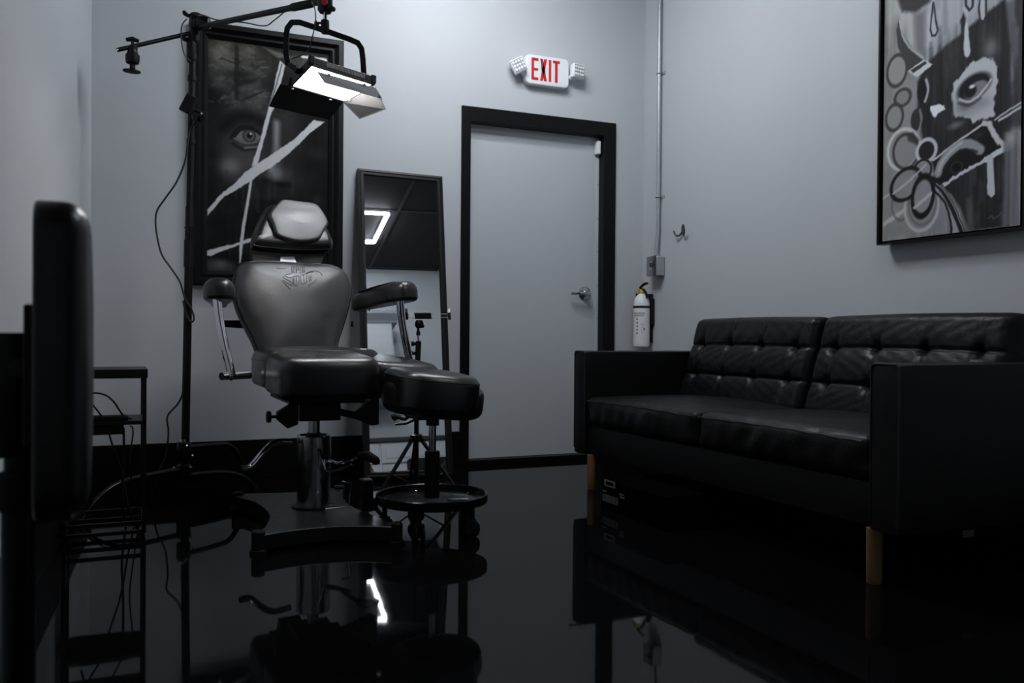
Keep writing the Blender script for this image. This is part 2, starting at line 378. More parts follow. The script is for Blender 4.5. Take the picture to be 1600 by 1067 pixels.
# ---- framed print of a face, left of the mirror
FX0, FX1, FZ0, FZ1 = .345, 1.131, 1.025, 2.392
pf = thing('framed_print', 'tall black framed print of a dark face crossed by white torn strips', 'picture', ((FX0+FX1)/2, YB, FZ0))
PX0, PX1, PZ0, PZ1 = .420, 1.054, 1.098, 2.317
def frame4(x0, x1, z0, z1, wdt, prof, Mf, name, m, parent):
    """four mitred frame members; prof = list of (offset from outer edge, height off the wall)"""
    corners = [((x0, z0), (1, 1)), ((x1, z0), (-1, 1)), ((x1, z1), (-1, -1)), ((x0, z1), (1, -1))]
    for i in range(4):
        (a, da), (b, db) = corners[i], corners[(i+1) % 4]; mb = MB(); vs = []
        for c, d in ((a, da), (b, db)):
            for o_, h_ in prof: vs.append(Mf @ Vector((c[0]+d[0]*o_, c[1]+d[1]*o_, h_)))
        n = len(prof); fs = [(k, (k+1) % n, n+(k+1) % n, n+k) for k in range(n)]+[tuple(range(n-1, -1, -1)), tuple(range(n, 2*n))]
        mb.add(vs, fs).build(name, m, parent, angle=25)
MF = axes((0, YB, 0), (1, 0, 0), (0, 0, 1), (0, -1, 0))
frame4(FX0, FX1, FZ0, FZ1, .075, [(0, .002), (0, .040), (.006, .046), (.028, .046), (.034, .040), (.046, .030), (.052, .033), (.060, .033), (.066, .028), (.077, .020), (.077, .002)], MF, 'frame_member', M_pframe, pf)
c = Canvas(63.4, 121.9, 190, 366, 17)
c.v += 4*c.smooth_noise(9, 30)+3*c.smooth_noise(50, 12)
for p, rx, ry, val, a in (((8, 113), 8, 9, 74, .85), ((20, 116), 6, 6, 78, .7), ((30, 112), 7, 8, 58, .5), ((8, 103), 8, 8, 56, .6), ((22, 106), 7, 5, 66, .5), ((48, 115), 9, 5, 70, .75),
                         ((13, 92), 6, 9, 60, .6), ((25, 93), 6, 9, 64, .7), ((27, 84), 8, 9, 40, .6), ((14, 64), 9, 12, 50, .7), ((12, 55.5), 5, 4.5, 92, .75), ((20, 62), 7, 7, 66, .6),
                         ((41, 82), 6, 10, 52, .6), ((45, 72), 8, 10, 34, .5), ((46, 50), 8, 7, 44, .5), ((33, 43), 8, 6, 30, .6), ((57, 41), 3, 3, 55, .5), ((57, 66), 7, 3, 38, .5)):
    c.blob(p, rx, ry, val, a)
for p, rx, ry, val, a in (((7, 115), 6, 7, 98, .8), ((11, 108), 5, 6, 84, .7), ((21, 117), 4, 4, 92, .7), ((24, 107), 5, 4, 84, .6), ((6, 101), 5, 4, 70, .6), ((14, 92), 3, 7, 80, .6), ((26, 96), 5, 5, 86, .6), ((25, 88), 7, 4, 66, .6)): c.blob(p, rx, ry, val, a)
c.v += np.where(c.y > 84, 9*c.smooth_noise(26, 60)+7*c.smooth_noise(60, 90), 0)*np.clip((c.v-22)/40, 0, 1)
for k in range(60):
    x = 2+rng.rand()*30; y = 88+rng.rand()*30; c.line([(x, y), (x+rng.randn()*3, y+rng.randn()*1.5)], .4+rng.rand()*.8, rng.choice([20, 24, 88, 100]), .45, .5)
c.blob((16, 105), 9, 2.2, 22, .8); c.blob((24, 101), 9, 2.5, 20, .85, -.1); c.blob((15, 97), 2, 6, 20, .7); c.line([(14.5, 119), (14.8, 92)], 2.2, 26, .8); c.line([(7, 112), (15, 110)], .8, 24, .7)
c.poly([(17, 118), (22, 118), (22, 110), (17, 110)], 66, .5, .8); c.line([(17, 97), (26, 101)], 3, 72, .6, 1)
c.line([(17, 91), (28, 97)], 1, 26, .8)
c.blob((19, 66), 13, 16, 58, .6); c.blob((30, 70), 6, 14, 46, .5); c.blob((40, 66), 7, 18, 44, .5); c.blob((12, 55), 5, 5, 104, .8); c.blob((14, 49), 7, 5, 48, .6); c.blob((24, 58), 5, 5, 70, .6)
c.curve([(8, 76), (14, 82), (22, 83), (29, 80)], 5, 12, .85, 2.2); c.curve([(12, 71), (16, 76.5), (22, 77.6), (28, 74)], 1.4, 16, .9, .7)
c.poly([(13.5, 71), (16.5, 74.6), (21, 76), (25, 75), (28, 72.6), (24, 70), (19, 69.2)], 104, .85, .7, .2); c.ell((21.2, 72.8), 3.1, 3.1, 72, 1, 0, .5); c.ell((21.2, 72.8), 3.1, 3.1, 34, .9, 0, .4, .8); c.ell((21.3, 73), 1.4, 1.5, 14, 1, 0, .35); c.ell((22, 74), .55, .5, 190, 1, 0, .25)
c.curve([(13.3, 71), (16.5, 75), (21, 76.6), (25, 75.5), (28.5, 72.4)], .9, 14, .95, .4); c.curve([(13.5, 70.8), (18.5, 68.9), (24, 69.6), (28.3, 72)], .6, 120, .7, .4); c.curve([(13, 68), (18, 65.4), (26, 67)], 1.6, 18, .8, .9); c.line([(19, 66.3), (26, 67.4)], .8, 140, .7, .5)
c.line([(35.4, 81), (35.4, 66)], 2.6, 158, .8, 1.8); c.line([(36, 66), (34.6, 56)], 4, 92, .75, 2.4); c.blob((35, 53.5), 5, 4.4, 104, .9); c.blob((33, 56), 1.6, 3, 130, .6); c.blob((38.5, 48.2), 5, 1.7, 8, .95); c.blob((30, 49.4), 3, 1.4, 10, .85); c.blob((42, 54), 2.4, 3.5, 60, .6); c.blob((34, 41), 9, 3, 34, .7); c.blob((33, 38.6), 8, 1, 12, .8)
for k in range(46):
    x = rng.rand()*60; y = 8+rng.rand()*45; c.line([(x, y), (x+rng.randn()*.4, y+2+rng.rand()*6)], .5+rng.rand()*1.2, 30+rng.rand()*28, .45, 1)
c.poly([(0, 0), (14, 0), (14, 4), (9, 6.5), (3, 7), (0, 6)], 74, .6, 1.6); c.blob((7, 4), 3, 2, 96, .5)
c.poly([(28, 121), (38, 119), (44, 117.5), (36, 116)], 120, .6, .8)
c.line([(49, 118.5), (61.6, 118.5), (61.6, 104)], 1.5, 205, .95, .4); c.blob((52, 113), 3, 4, 92, .6)
LT_ = 176
c.poly([(36.9, 114.9), (39.9, 112.5), (38.3, 105.8), (34.7, 90), (32.7, 86.3), (26.5, 61.8), (25.5, 57.7), (22.5, 56.7), (23.7, 61.6), (26.8, 70.4), (29.4, 82.5), (31, 88.2), (33.6, 98.4), (34.6, 104.3)], LT_, 1, .3)
c.line([(38, 113), (35.6, 103), (32, 90)], .6, 40, .8, .3)
c.poly([(55.2, 84.7), (61.4, 84.4), (54.2, 78.2), (42.9, 66.1), (32.8, 56.9), (27.8, 53.8), (22.2, 48.9), (13.8, 42.9), (8.7, 39.8), (4.5, 34.5), (.1, 28.7), (.1, 32.2), (6.7, 40.7), (13.8, 46.9), (19.6, 53.8), (23.9, 57.2), (34.5, 65.3), (44.6, 73.1), (48.9, 77.7)], LT_, 1, .3)
c.poly([(21.6, 49.2), (22.9, 49.3), (21.6, 39.4), (20, 29.1), (19.1, 23.3), (18.2, 14.5), (17.2, 5.3), (16.4, 4.9), (16.5, 14.4), (17.5, 23.9), (19.4, 34.8)], LT_, 1, .3, .2)
c.poly([(0, 10.9), (5.3, 12.8), (13.3, 14.9), (22.7, 18.8), (34, 22), (34, 19), (22.7, 16.7), (15.6, 14.3), (8.5, 11.3), (2.1, 8.3), (0, 8.1)], LT_, 1, .3)
c.tint = np.clip((c.y-85)/30, 0, 1)*(c.v < 120)*.8
c.mesh('print', attr_mat('face_print', .45), (PX0, YB-.014, PZ0), (.01, 0, 0), (0, 0, .01), pf, (.98, 1, 1.02), 1.3)
MB().box((FX0+.02, YB-.012, FZ0+.02), (FX1-.02, YB-.003, FZ1-.02)).build('backing_board', M_box, pf, smooth=False)

# ---- canvas on the right wall
CY0, CZ0, CW, CH = 2.892, 1.199, 64.8, 124
pc = thing('canvas_painting', 'grey painting of a horned clown face in a thin black float frame', 'painting', (XR, CY0-CW/200, CZ0-.01))
MR = axes((XR, 0, 0), (0, -1, 0), (0, 0, 1), (-1, 0, 0))
frame4(-CY0-.016, -CY0+CW/100+.03, CZ0-.016, CZ0+CH/100+.016, .016, [(0, .018), (0, .068), (.009, .068), (.009, .03), (.02, .03), (.02, .018)], MR, 'frame_member', M_pframe, pc)
MB().box((XR-.05, CY0-CW/100-.006, CZ0-.002), (XR-.018, CY0, CZ0+CH/100)).build('stretcher', M_box, pc, smooth=False)
c = Canvas(CW, CH, 216, 412, 60)
O = 5.3
def q(P): return [(x-O, y) for x, y in P]
st = c.smooth_noise(70, 5); st2 = c.smooth_noise(28, 3)
c.v = 118+14*st+14*st2
c.poly([(0, 0), (32, 0), (26, 30), (20, 60), (12, 80), (0, 80)], 108, 1, 3); c.v += 4*c.smooth_noise(20, 30)
c.poly(q([(22, 75), (30, 76), (40, 80), (56, 84), (70, 88), (70, 124), (8, 124), (8, 96), (22, 92)]), 146, .8, 4)
c.poly(q([(15, 96), (20, 96), (22, 78), (17, 84)]), 150, .6, 1.5); c.poly(q([(21, 94), (27, 94), (27, 74), (22, 78)]), 70, .6, 1.5)
c.poly(q([(8, 124), (12, 104), (14.7, 97), (22.1, 94.5), (29.1, 96.4), (31, 104), (30, 124)]), 44, .95, 1)
c.poly(q([(63.5, 84), (72, 86), (72, 36), (62, 36)]), 52, .9, 1.5)
for k in range(22):
    x = 60+rng.rand()*10-O; y = 44+rng.rand()*36; c.line([(x, y), (x, y+8+rng.rand()*10)], .8+rng.rand()*1.2, 40+rng.rand()*85, .55, .8)
for k in range(26):
    x = 25+rng.rand()*42-O; y = 76+rng.rand()*34; c.line([(x, y), (x, y+6+rng.rand()*9)], .7+rng.rand()*1.5, 70+rng.rand()*110, .45, .9)
c.poly(q([(28.2, 72), (38, 76.4), (43.9, 78.7), (47.4, 80.2), (55.2, 83.4), (63.3, 86.1), (64.8, 69.9), (65.9, 45.7), (66, 30), (66, 0), (47, 0), (41, 12), (34, 22), (29.9, 31.8), (26, 40.5), (23.3, 53.1), (23.1, 65.1)]), 34, 1, .8)
c.v += (c.v < 45)*(5*st+4*st2)
for k in range(46):
    x = 26+rng.rand()*38-O; y = 40+rng.rand()*36; c.line([(x, y), (x+rng.randn()*.3, y+3+rng.rand()*9)], .6+rng.rand()*1.3, 22+rng.rand()*52, .4, .9)
for k in range(24):
    x = 46+rng.rand()*18-O; y = rng.rand()*20; c.line([(x, y), (x, y+4+rng.rand()*8)], .6+rng.rand()*1.4, 20+rng.rand()*55, .4, .9)
c.blob((40-O, 70), 4, 8, 58, .5); c.blob((37-O, 45), 3, 6, 52, .5); c.blob((56-O, 72), 4, 6, 62, .5); c.blob((57-O, 69), 3, 4, 120, .6)
c.poly(q([(13.1, 94.2), (11.7, 90), (12.9, 82.3), (15.7, 75.2), (18.8, 70.3), (27.5, 72.7), (21.6, 78.1), (16.2, 85.1), (14.1, 90.6)]), 52, 1, .4); c.curve(q([(13.6, 93.5), (15, 87), (19, 80.5), (26, 74)]), .8, 150, .9, .3)
c.poly(q([(18.1, 70.7), (26.5, 73.5), (30.7, 70.2), (22.8, 67.1)]), 165, 1, .3); c.poly(q([(19.4, 70.7), (26.9, 72.6), (27.8, 71.5), (20.8, 69.2)]), 44, 1, .25)
c.poly(q([(12, 70), (20, 66), (23, 62), (22, 52), (14, 56)]), 118, .6, 1.2)
for (x, y, rx, ry), f in (((12.3, 72.6, 5.2, 6.6), 118), ((15.5, 60.3, 4.1, 3.5), 104), ((11.2, 52.8, 4.5, 5.5), 112)):
    c.ell((x-O, y), rx, ry, f, .9, 0, .4); c.ell((x-O, y), rx, ry, 50, .95, 0, .35, 1.3)
c.ell((25.8-O, 60.5), 2.8, 5, 24, 1); c.curve(q([(27.4, 64.8), (28.6, 60.5), (27, 56)]), 1.2, 150, .9); c.ell((22.7-O, 49.2), 2.8, 4.6, 40, 1); c.curve(q([(24.5, 53), (25.4, 49), (24.2, 45)]), .9, 110, .9)
c.poly(q([(29.7, 52.9), (31.5, 53.5), (36.5, 52.4), (36.8, 50.5), (33.8, 49.6), (32.2, 48.1), (30.7, 49.3)]), 186, 1, .3, .9)
c.poly(q([(40.6, 59.8), (44.7, 62.8), (48.1, 66.2), (52.6, 66.6), (58.2, 64.6), (60.1, 61.6), (60.2, 54.3), (58.7, 47.4), (59, 42.5), (54.3, 42.5), (50.1, 42.4), (46.7, 44.9), (40.8, 47), (40.1, 54.3)]), 158, 1, .4, 1.2)
c.blob((47-O, 50), 5, 4, 70, .8); c.blob((54-O, 49), 4, 2.5, 110, .6); c.blob((49-O, 47), 4, 1.2, 140, .7)
c.ell((50-O, 56.2), 7.6, 4.9, 26, 1, .22, .8); c.ell((51-O, 54.7), 5.3, 3.1, 104, 1, .25, .4); c.ell((48.3-O, 55), 2.9, 2.7, 26, 1, 0, .5); c.ell((49.2-O, 56.5), 1.3, .7, 190, 1, 0, .3)
c.curve(q([(43.5, 53), (47.5, 51), (52, 52), (57.5, 57)]), 1, 160, .95, .3); c.curve(q([(43, 51.5), (48, 49.6), (53, 51)]), .8, 28, .7, .6)
c.ell((42-O, 42.9), 3, 1.3, 96, .8, .1, .9)
c.poly(q([(31.5, 30.8), (41.5, 35.6), (54.6, 41), (57.4, 39.9), (60.7, 34.3), (65, 29.6), (55.9, 26.9), (44.6, 23.4), (35.1, 19.2), (32, 22.3)]), 22, 1, .4)
c.blob((52-O, 37), 3, 1.5, 50, .6)
c.line(q([(31.5, 30.8), (41.5, 35.6), (54.6, 41)]), .9, 165, 1, .3); c.line(q([(54.6, 41), (57, 40), (58.5, 36.5), (60.7, 33.3), (64.6, 29.6)]), 2.2, 160, 1, .3, .9); c.line(q([(66, 29.8), (60, 28.3), (55.9, 26.6)]), 2.4, 172, 1, .3, .9); c.line(q([(55.9, 26.6), (44.6, 23.2), (35.1, 19.2)]), 1.5, 162, 1, .3, .9)
c.curve(q([(33.8, 25.2), (35.6, 29), (39.2, 32.3), (44.5, 34.6), (48.8, 34), (53.2, 31)]), 3.8, 122, 1, .5); c.curve(q([(36.4, 25.8), (39, 29.5), (43.6, 32.3), (48, 32), (51.6, 30.6)]), .9, 30, .9, .4); c.curve(q([(34.2, 26), (36.2, 29.8), (40, 33), (45, 35.4)]), .8, 165, .7, .4)
c.ell((42.5-O, 26), 1.9, 1.7, 14, .9, 0, .5); c.ell((42.5-O, 26), 2.6, 2.2, 60, .5, 0, .4, .6)
c.line(q([(59.3, 41.2), (65.1, 43.8), (70, 45.2)]), .7, 165, .95, .25); c.line(q([(61, 40.6), (70, 43.8)]), .9, 170, .95, .25)
c.poly(q([(63.4, 35.5), (69.1, 34.8), (69.6, 0), (62.8, 0), (63, 22.3)]), 92, .9, .8); c.v += np.where((c.x > 63-O) & (c.x < 69-O) & (c.y < 35), 16*st, 0); c.blob((66-O, 33), 2.4, 3, 150, .7)
c.poly(q([(56.2, 28.5), (58.7, 28), (59.6, 15.6), (59.7, 12.6), (58.2, 11.9), (56.4, 13.6)]), 158, 1, .3); c.poly(q([(45.3, 82.6), (46.8, 82.1), (48.3, 71.1), (47.8, 68.8), (46.7, 68.3), (45.5, 69.7), (45.1, 72.8)]), 166, 1, .3)
P = q([(30.6, 95.4), (32, 87.6), (33, 83.6), (31.8, 81.7), (30.2, 82.2), (29.3, 84.8), (29.8, 89.6), (30.6, 95.4)]); c.poly(P, 150, 1, .3); c.line(P, .9, 44, 1, .25)
P = q([(52.6, 92), (55.1, 91), (54.9, 82.2), (53.9, 80.3), (52.4, 81.5), (51.8, 86.2), (52.6, 92)]); c.poly(P, 152, 1, .3); c.line(P, .9, 40, 1, .25)
P = q([(45.8, 96), (49.5, 96), (49, 87.6), (47.6, 86.8), (46.1, 89.1), (45.8, 96)]); c.poly(P, 140, 1, .3); c.line(P, 1, 40, 1, .25); c.poly(q([(43.5, 84), (45, 87), (46, 84), (45, 76)]), 36, 1, .4)
c.line(q([(5.3, 7.2), (16.5, 11.8), (30.2, 17)]), 2, 150, .85, .3); c.line(q([(5.3, 18.7), (14.7, 22.3), (27.8, 29.6)]), 1.1, 148, .85, .3)
c.ell((16.2-O, 38.1), 8, 8.4, 112, .6, .3, .5); c.ell((16.2-O, 38.1), 8.2, 8.6, 158, .95, .3, .4, 1.5); c.ell((17.4-O, 37), 6.4, 7.4, 48, .95, .3, .4, 1.2); c.poly(q([(17.5, 44), (21, 44.5), (24.5, 40.5), (23.5, 38.5), (19, 41)]), 46, .9, .6)
c.ell((28-O, 35.4), 4.6, 4.4, 30, 1); c.ell((28-O, 35.4), 4.7, 4.6, 156, 1, 0, .35, 1.6)
c.ell((14.8-O, 14.1), 4.3, 6, 70, .7, .2, .4, .8)
c.ell((25.7-O, 12.6), 8.4, 10, 112, .8); c.ell((25.7-O, 12.6), 8.4, 10, 146, .9, 0, .4, 1.3); c.ell((26.2-O, 14.2), 6.9, 9.2, 70, .6, 0, .5, .9)
c.ell((26.2-O, 27.6), 4.2, 4.2, 110, .9); c.ell((26.2-O, 27.6), 4.3, 4.3, 28, 1, 0, .3, 1)
c.ell((17.6-O, 23.1), 7.8, 6, 108, .85, .45); c.ell((17.6-O, 23.1), 8, 6.2, 24, 1, .45, .35, 1.5); c.line(q([(11, 20), (18, 23.3), (27.5, 29.4)]), 1, 150, .8, .3)
c.ell((26.4-O, 16.8), 5, 8, 112, .9, -.12); c.ell((26.4-O, 16.8), 5.2, 8.2, 20, 1, -.12, .35, 1.7); c.line(q([(22.4, 12.6), (30.5, 17.4)]), 1.5, 150, .85, .3)
c.poly(q([(33.2, 19), (40.3, 15.4), (44.8, 7.7), (47.3, 0), (41.1, 0), (40.1, 5.7)]), 128, .95, .5)
c.curve(q([(31, 23), (36.3, 17.8), (41.3, 9.4), (45.8, -.5)]), 2.5, 26, 1, .35); c.curve(q([(31.4, 19), (37.3, 12.5), (40.1, 4.4), (40.5, -1)]), .9, 20, 1, .3); c.curve(q([(33, 21), (37.2, 17.3), (42.2, 9.2), (46.4, -.5)]), .35, 165, .8, .2); c.curve(q([(35.7, 19.7), (43.3, 10.9), (47.2, 2.3), (48.4, -.3)]), .9, 90, .9, .4)
c.poly(q([(47, 13), (50, 14), (51, 0), (47.5, 0)]), 74, .7, .8); c.line(q([(57, 4), (58.5, 5), (59, 3.5), (61.5, 4.5), (62.5, 5.5)]), .35, 90, .8, .2)
c.tint = np.clip(1-c.x/24, 0, 1)*.4
c.mesh('canvas_print', attr_mat('clown_canvas', .6), (XR-.0505, CY0, CZ0), (0, -.01, 0), (0, 0, .01), pc, (.97, 1, 1.05), 1.75)

# ------------------------------------------------------------------ conduit, hook, extinguisher on the right wall
cy = 4.703
cu = thing('electrical_conduit', 'thin galvanised conduit running down the wall to a switch box', 'conduit', (XR, cy, 1.15))
MB().tube([(XR-.022, cy, 3.09), (XR-.022, cy, 1.45), (XR-.026, cy, 1.38), (XR-.034, cy, 1.32), (XR-.034, cy, 1.27)], .0125, 12).build('pipe', M_steel, cu)
for z in (2.415, 1.645):
    k = MB().box((XR-.004, cy-.04, z-.01), (XR-.001, cy+.018, z+.01)); k.tube([(XR-.022+.0165*math.cos(a), cy+.0165*math.sin(a), z) for a in np.linspace(0, 2*PI, 16)], .004, 6); k.build('strap', M_steel, cu)
MB().box((XR-.064, cy-.052, 1.152), (XR-.002, cy+.052, 1.272)).build('switch_box', M_steel, cu, bevel=.006)
MB().prism(rrect(cy-.053, cy+.053, 1.150, 1.274, .012), 0, .005, axes((XR-.064, 0, 0), (0, 1, 0), (0, 0, 1), (-1, 0, 0))).build('cover_plate', M_dchrome, cu)
MB().lathe([(.018, 0), (.018, .016), (.013, .018)], (XR-.034, cy, 1.268), (0, 0, 1), 16).build('connector', M_chrome, cu)
MB().box((XR-.085, cy-.006, 1.205), (XR-.068, cy+.006, 1.232)).box((XR-.072, cy-.016, 1.19), (XR-.068, cy+.016, 1.24)).build('toggle', M_chrome, cu)
hk = thing('coat_hook', 'small dark metal double hook on the bare right wall', 'hook', (XR, 4.46, 1.40))
MB().prism([(v.x, v.y) for v in catmull([(-.011, 0, 0), (-.014, .03, 0), (0, .052, 0), (.014, .03, 0), (.011, 0, 0)], 4, True)], 0, .005, axes((XR-.001, 4.46, 1.40), (0, -1, 0), (0, 0, 1), (-1, 0, 0))).build('plate', M_bronze, hk)
for sgn in (-1, 1):
    MB().tube(catmull([(XR-.004, 4.46, 1.412), (XR-.014, 4.46+sgn*.018, 1.386), (XR-.026, 4.46+sgn*.042, 1.386), (XR-.032, 4.46+sgn*.055, 1.414)], 4), .0055, 8).build('prong', M_bronze, hk)
ey, exx = 4.80, XR-.075
fe = thing('fire_extinguisher', 'white fire extinguisher with black handle hanging below the switch box', 'fire extinguisher', (exx, ey, .705))
B0 = .705
body = MB().lathe([(.040, 0), (.050, .008), (.0515, .02), (.0515, .262), (.051, .275), (.046, .300), (.036, .322), (.022, .335), (.016, .340)], (exx, ey, B0), seg=36).build('cylinder', M_white, fe)
MB().lathe([(.0524, 0), (.0535, .002), (.0535, .012), (.0524, .014)], (exx, ey, B0+.248), seg=36).build('strap_band', M_rubber, fe)
def wrap(u0, u1, v0, v1, name, m, r=.0519, n=8):
    # patch on the cylinder facing the room; u = angle in degrees from the camera side
    mb = MB(); base = math.atan2(-ey, -exx); vs = []
    for k in range(n+1):
        a = base+math.radians(u0+(u1-u0)*k/n)
        for z in (v0, v1): vs.append((exx+r*math.cos(a), ey+r*math.sin(a), B0+z))
    mb.add(vs, [(2*k, 2*k+2, 2*k+3, 2*k+1) for k in range(n)]); return mb.build(name, m, body)
wrap(-70, 22, .206, .222, 'label_band', M_lgrey); wrap(-66, 14, .198, .202, 'label_line', M_print)
wrap(-66, -22, .188, .192, 'label_stripe', M_yellow)
for k in range(5): wrap(-36, -26, .172-.022*k, .182-.022*k, 'label_icon', M_print)
for k, (a, b) in enumerate(((-8, 24), (-4, 20), (-8, 18), (-6, 22), (-8, 20), (-4, 16))): wrap(a, b, .146-.011*k, .1475-.011*k, 'label_text', M_lgrey if k else M_print)
wrap(14, 22, .108, .124, 'label_icon', M_print)
MB().lathe([(.015, 0), (.017, .004), (.017, .022), (.012, .03)], (exx, ey, B0+.336), seg=18).build('valve', M_yellow, fe)
MB().lathe([(.013, 0), (.013, .008)], (exx-.018, ey+.010, B0+.352), (-1, -.2, 0), 14).build('gauge', M_yellow, fe)
MB().tube(catmull([(exx-.005, ey+.014, B0+.376), (exx, ey-.010, B0+.392), (exx+.004, ey-.036, B0+.402), (exx+.006, ey-.062, B0+.402)], 4), [.008]*4+[.009]*5+[.008, .007, .006, .004], 10).build('top_lever', M_rubber, fe)
MB().tube(catmull([(exx, ey+.012, B0+.366), (exx+.002, ey-.016, B0+.364), (exx+.004, ey-.04, B0+.345), (exx+.006, ey-.056, B0+.31)], 4), .008, 10).build('carry_handle', M_rubber, fe)
MB().tube(catmull([(exx-.01, ey+.016, B0+.36), (exx-.012, ey+.034, B0+.35), (exx-.012, ey+.037, B0+.32), (exx-.012, ey+.034, B0+.305)], 4), .009, 10).build('nozzle', M_rubber, fe)
MB().box((exx+.047, ey-.038, B0+.14), (XR-.002, ey-.018, B0+.31)).box((exx+.054, ey-.02, B0+.03), (XR-.002, ey+.03, B0+.34)).build('wall_bracket', M_rubber, fe, bevel=.003)

# ------------------------------------------------------------------ leaning mirror
TAU = math.radians(10.8); PHI = -.012
mu = Vector((math.cos(PHI), math.sin(PHI), 0)); mb_ = Vector((1.425, 4.548, 0.002))
mn = Vector((math.sin(PHI)*math.cos(TAU), -math.cos(PHI)*math.cos(TAU), math.sin(TAU)))
mv = mn.cross(mu).normalized()
if mv.z < 0: mv = -mv
rot = math.radians(-1.1)
mu2 = mu*math.cos(rot)+mv*math.sin(rot); mv2 = mv*math.cos(rot)-mu*math.sin(rot)
mr = thing('leaning_mirror', 'tall black framed mirror leaning on the wall between print and door', 'mirror', tuple(mb_))
MM = axes(mb_+Vector((0, 0, .012)), mu2, mv2, mn)
HW, HL = .247, 1.712
frame4(-HW, HW, 0, HL, .04, [(0, -.028), (0, .004), (.012, .006), (.016, .002), (.030, .002), (.036, -.006), (.036, -.02)], MM, 'frame_member', M_mframe, mr)
MB().prism(rc(-HW+.03, HW-.03, .03, HL-.03), -.014, -.008, MM).build('glass', M_mirror, mr, smooth=False)
MB().prism(rc(-HW+.012, HW-.012, .012, HL-.012), -.026, -.016, MM).build('back_panel', M_box, mr, smooth=False)

# ------------------------------------------------------------------ ceiling LED frames
def led_frame(x0, x1, y0, y1, m, label):
    t = thing('ceiling_light', label, 'ceiling light', ((x0+x1)/2, (y0+y1)/2, ZC), 'square ceiling light frames')
    for a, b in (((x0, y0), (x1, y0)), ((x1, y0), (x1, y1)), ((x1, y1), (x0, y1)), ((x0, y1), (x0, y0))):
        dx, dy = (0, .014) if a[1] == b[1] else (.014, 0)
        lo = (min(a[0], b[0])-dx, min(a[1], b[1])-dy); hi = (max(a[0], b[0])+dx, max(a[1], b[1])+dy)
        MB().box((lo[0], lo[1], ZC-.040), (hi[0], hi[1], ZC-.024)).build('led_tube', m, t, smooth=False)
        MB().box((lo[0]-.004, lo[1]-.004, ZC-.024), (hi[0]+.004, hi[1]+.004, ZC-.002)).build('channel', M_white, t, smooth=False)
    return t
led_frame(1.34, 1.94, 3.48, 4.08, M_tube, 'glowing square ceiling light frame above the tattoo chair')
led_frame(1.63, 2.23, 1.37, 1.96, M_tube2, 'glowing square ceiling light frame seen in the leaning mirror')


# ------------------------------------------------------------------ cupboards seen in the mirror
bc = thing('base_cabinet', 'white drawer cabinet with dark counter reflected in the mirror', 'cabinet', (2.2, .95, 0))
MB().box((1.96, YF+.016, .10), (2.80, 1.24, 1.06)).build('carcass', M_cab, bc, smooth=False)
MB().box((1.98, YF+.016, 0), (2.78, 1.18, .10)).build('plinth', M_black, bc, smooth=False)
MB().box((1.94, YF+.016, 1.06), (2.83, 1.27, 1.10)).build('countertop', M_counter, bc, smooth=False, bevel=.004)
for x0, x1 in ((1.98, 2.12), (2.14, 2.78)):
    for z0, z1 in ((.86, 1.045), (.665, .845), (.40, .65), (.12, .385)):
        d = MB().box((x0, 1.24, z0), (x1, 1.258, z1)).build('drawer', M_cab, bc, smooth=False, bevel=.003)
        MB().box((x0+.04, 1.258, z0+.045), (x1-.04, 1.262, z1-.045)).build('drawer_panel', M_cab, d, smooth=False, bevel=.002)
wc = thing('wall_cabinet', 'pale wall cupboard with crown moulding reflected in the mirror', 'cabinet', (2.0, .9, 1.55))
MB().box((1.55, YF+.005, 1.55), (2.42, 1.04, 2.34)).build('carcass', M_cab, wc, smooth=False)
for x0, x1 in ((1.57, 1.98), (2.0, 2.40)):
    d = MB().box((x0, 1.04, 1.57), (x1, 1.058, 2.30)).build('door', M_cab, wc, smooth=False, bevel=.003)
    MB().box((x0+.06, 1.058, 1.63), (x1-.06, 1.062, 2.24)).build('door_panel', M_cab, d, smooth=False, bevel=.002)
MC = axes((0, 0, 0), (0, 1, 0), (0, 0, 1), (1, 0, 0))
MB().prism([(YF+.005, 2.34), (1.05, 2.34), (1.06, 2.36), (1.11, 2.42), (1.115, 2.45), (YF+.005, 2.45)], 1.50, 2.48, MC).build('crown_moulding', mat('crown_grey', (.36, .38, .40), .5), wc, smooth=False)

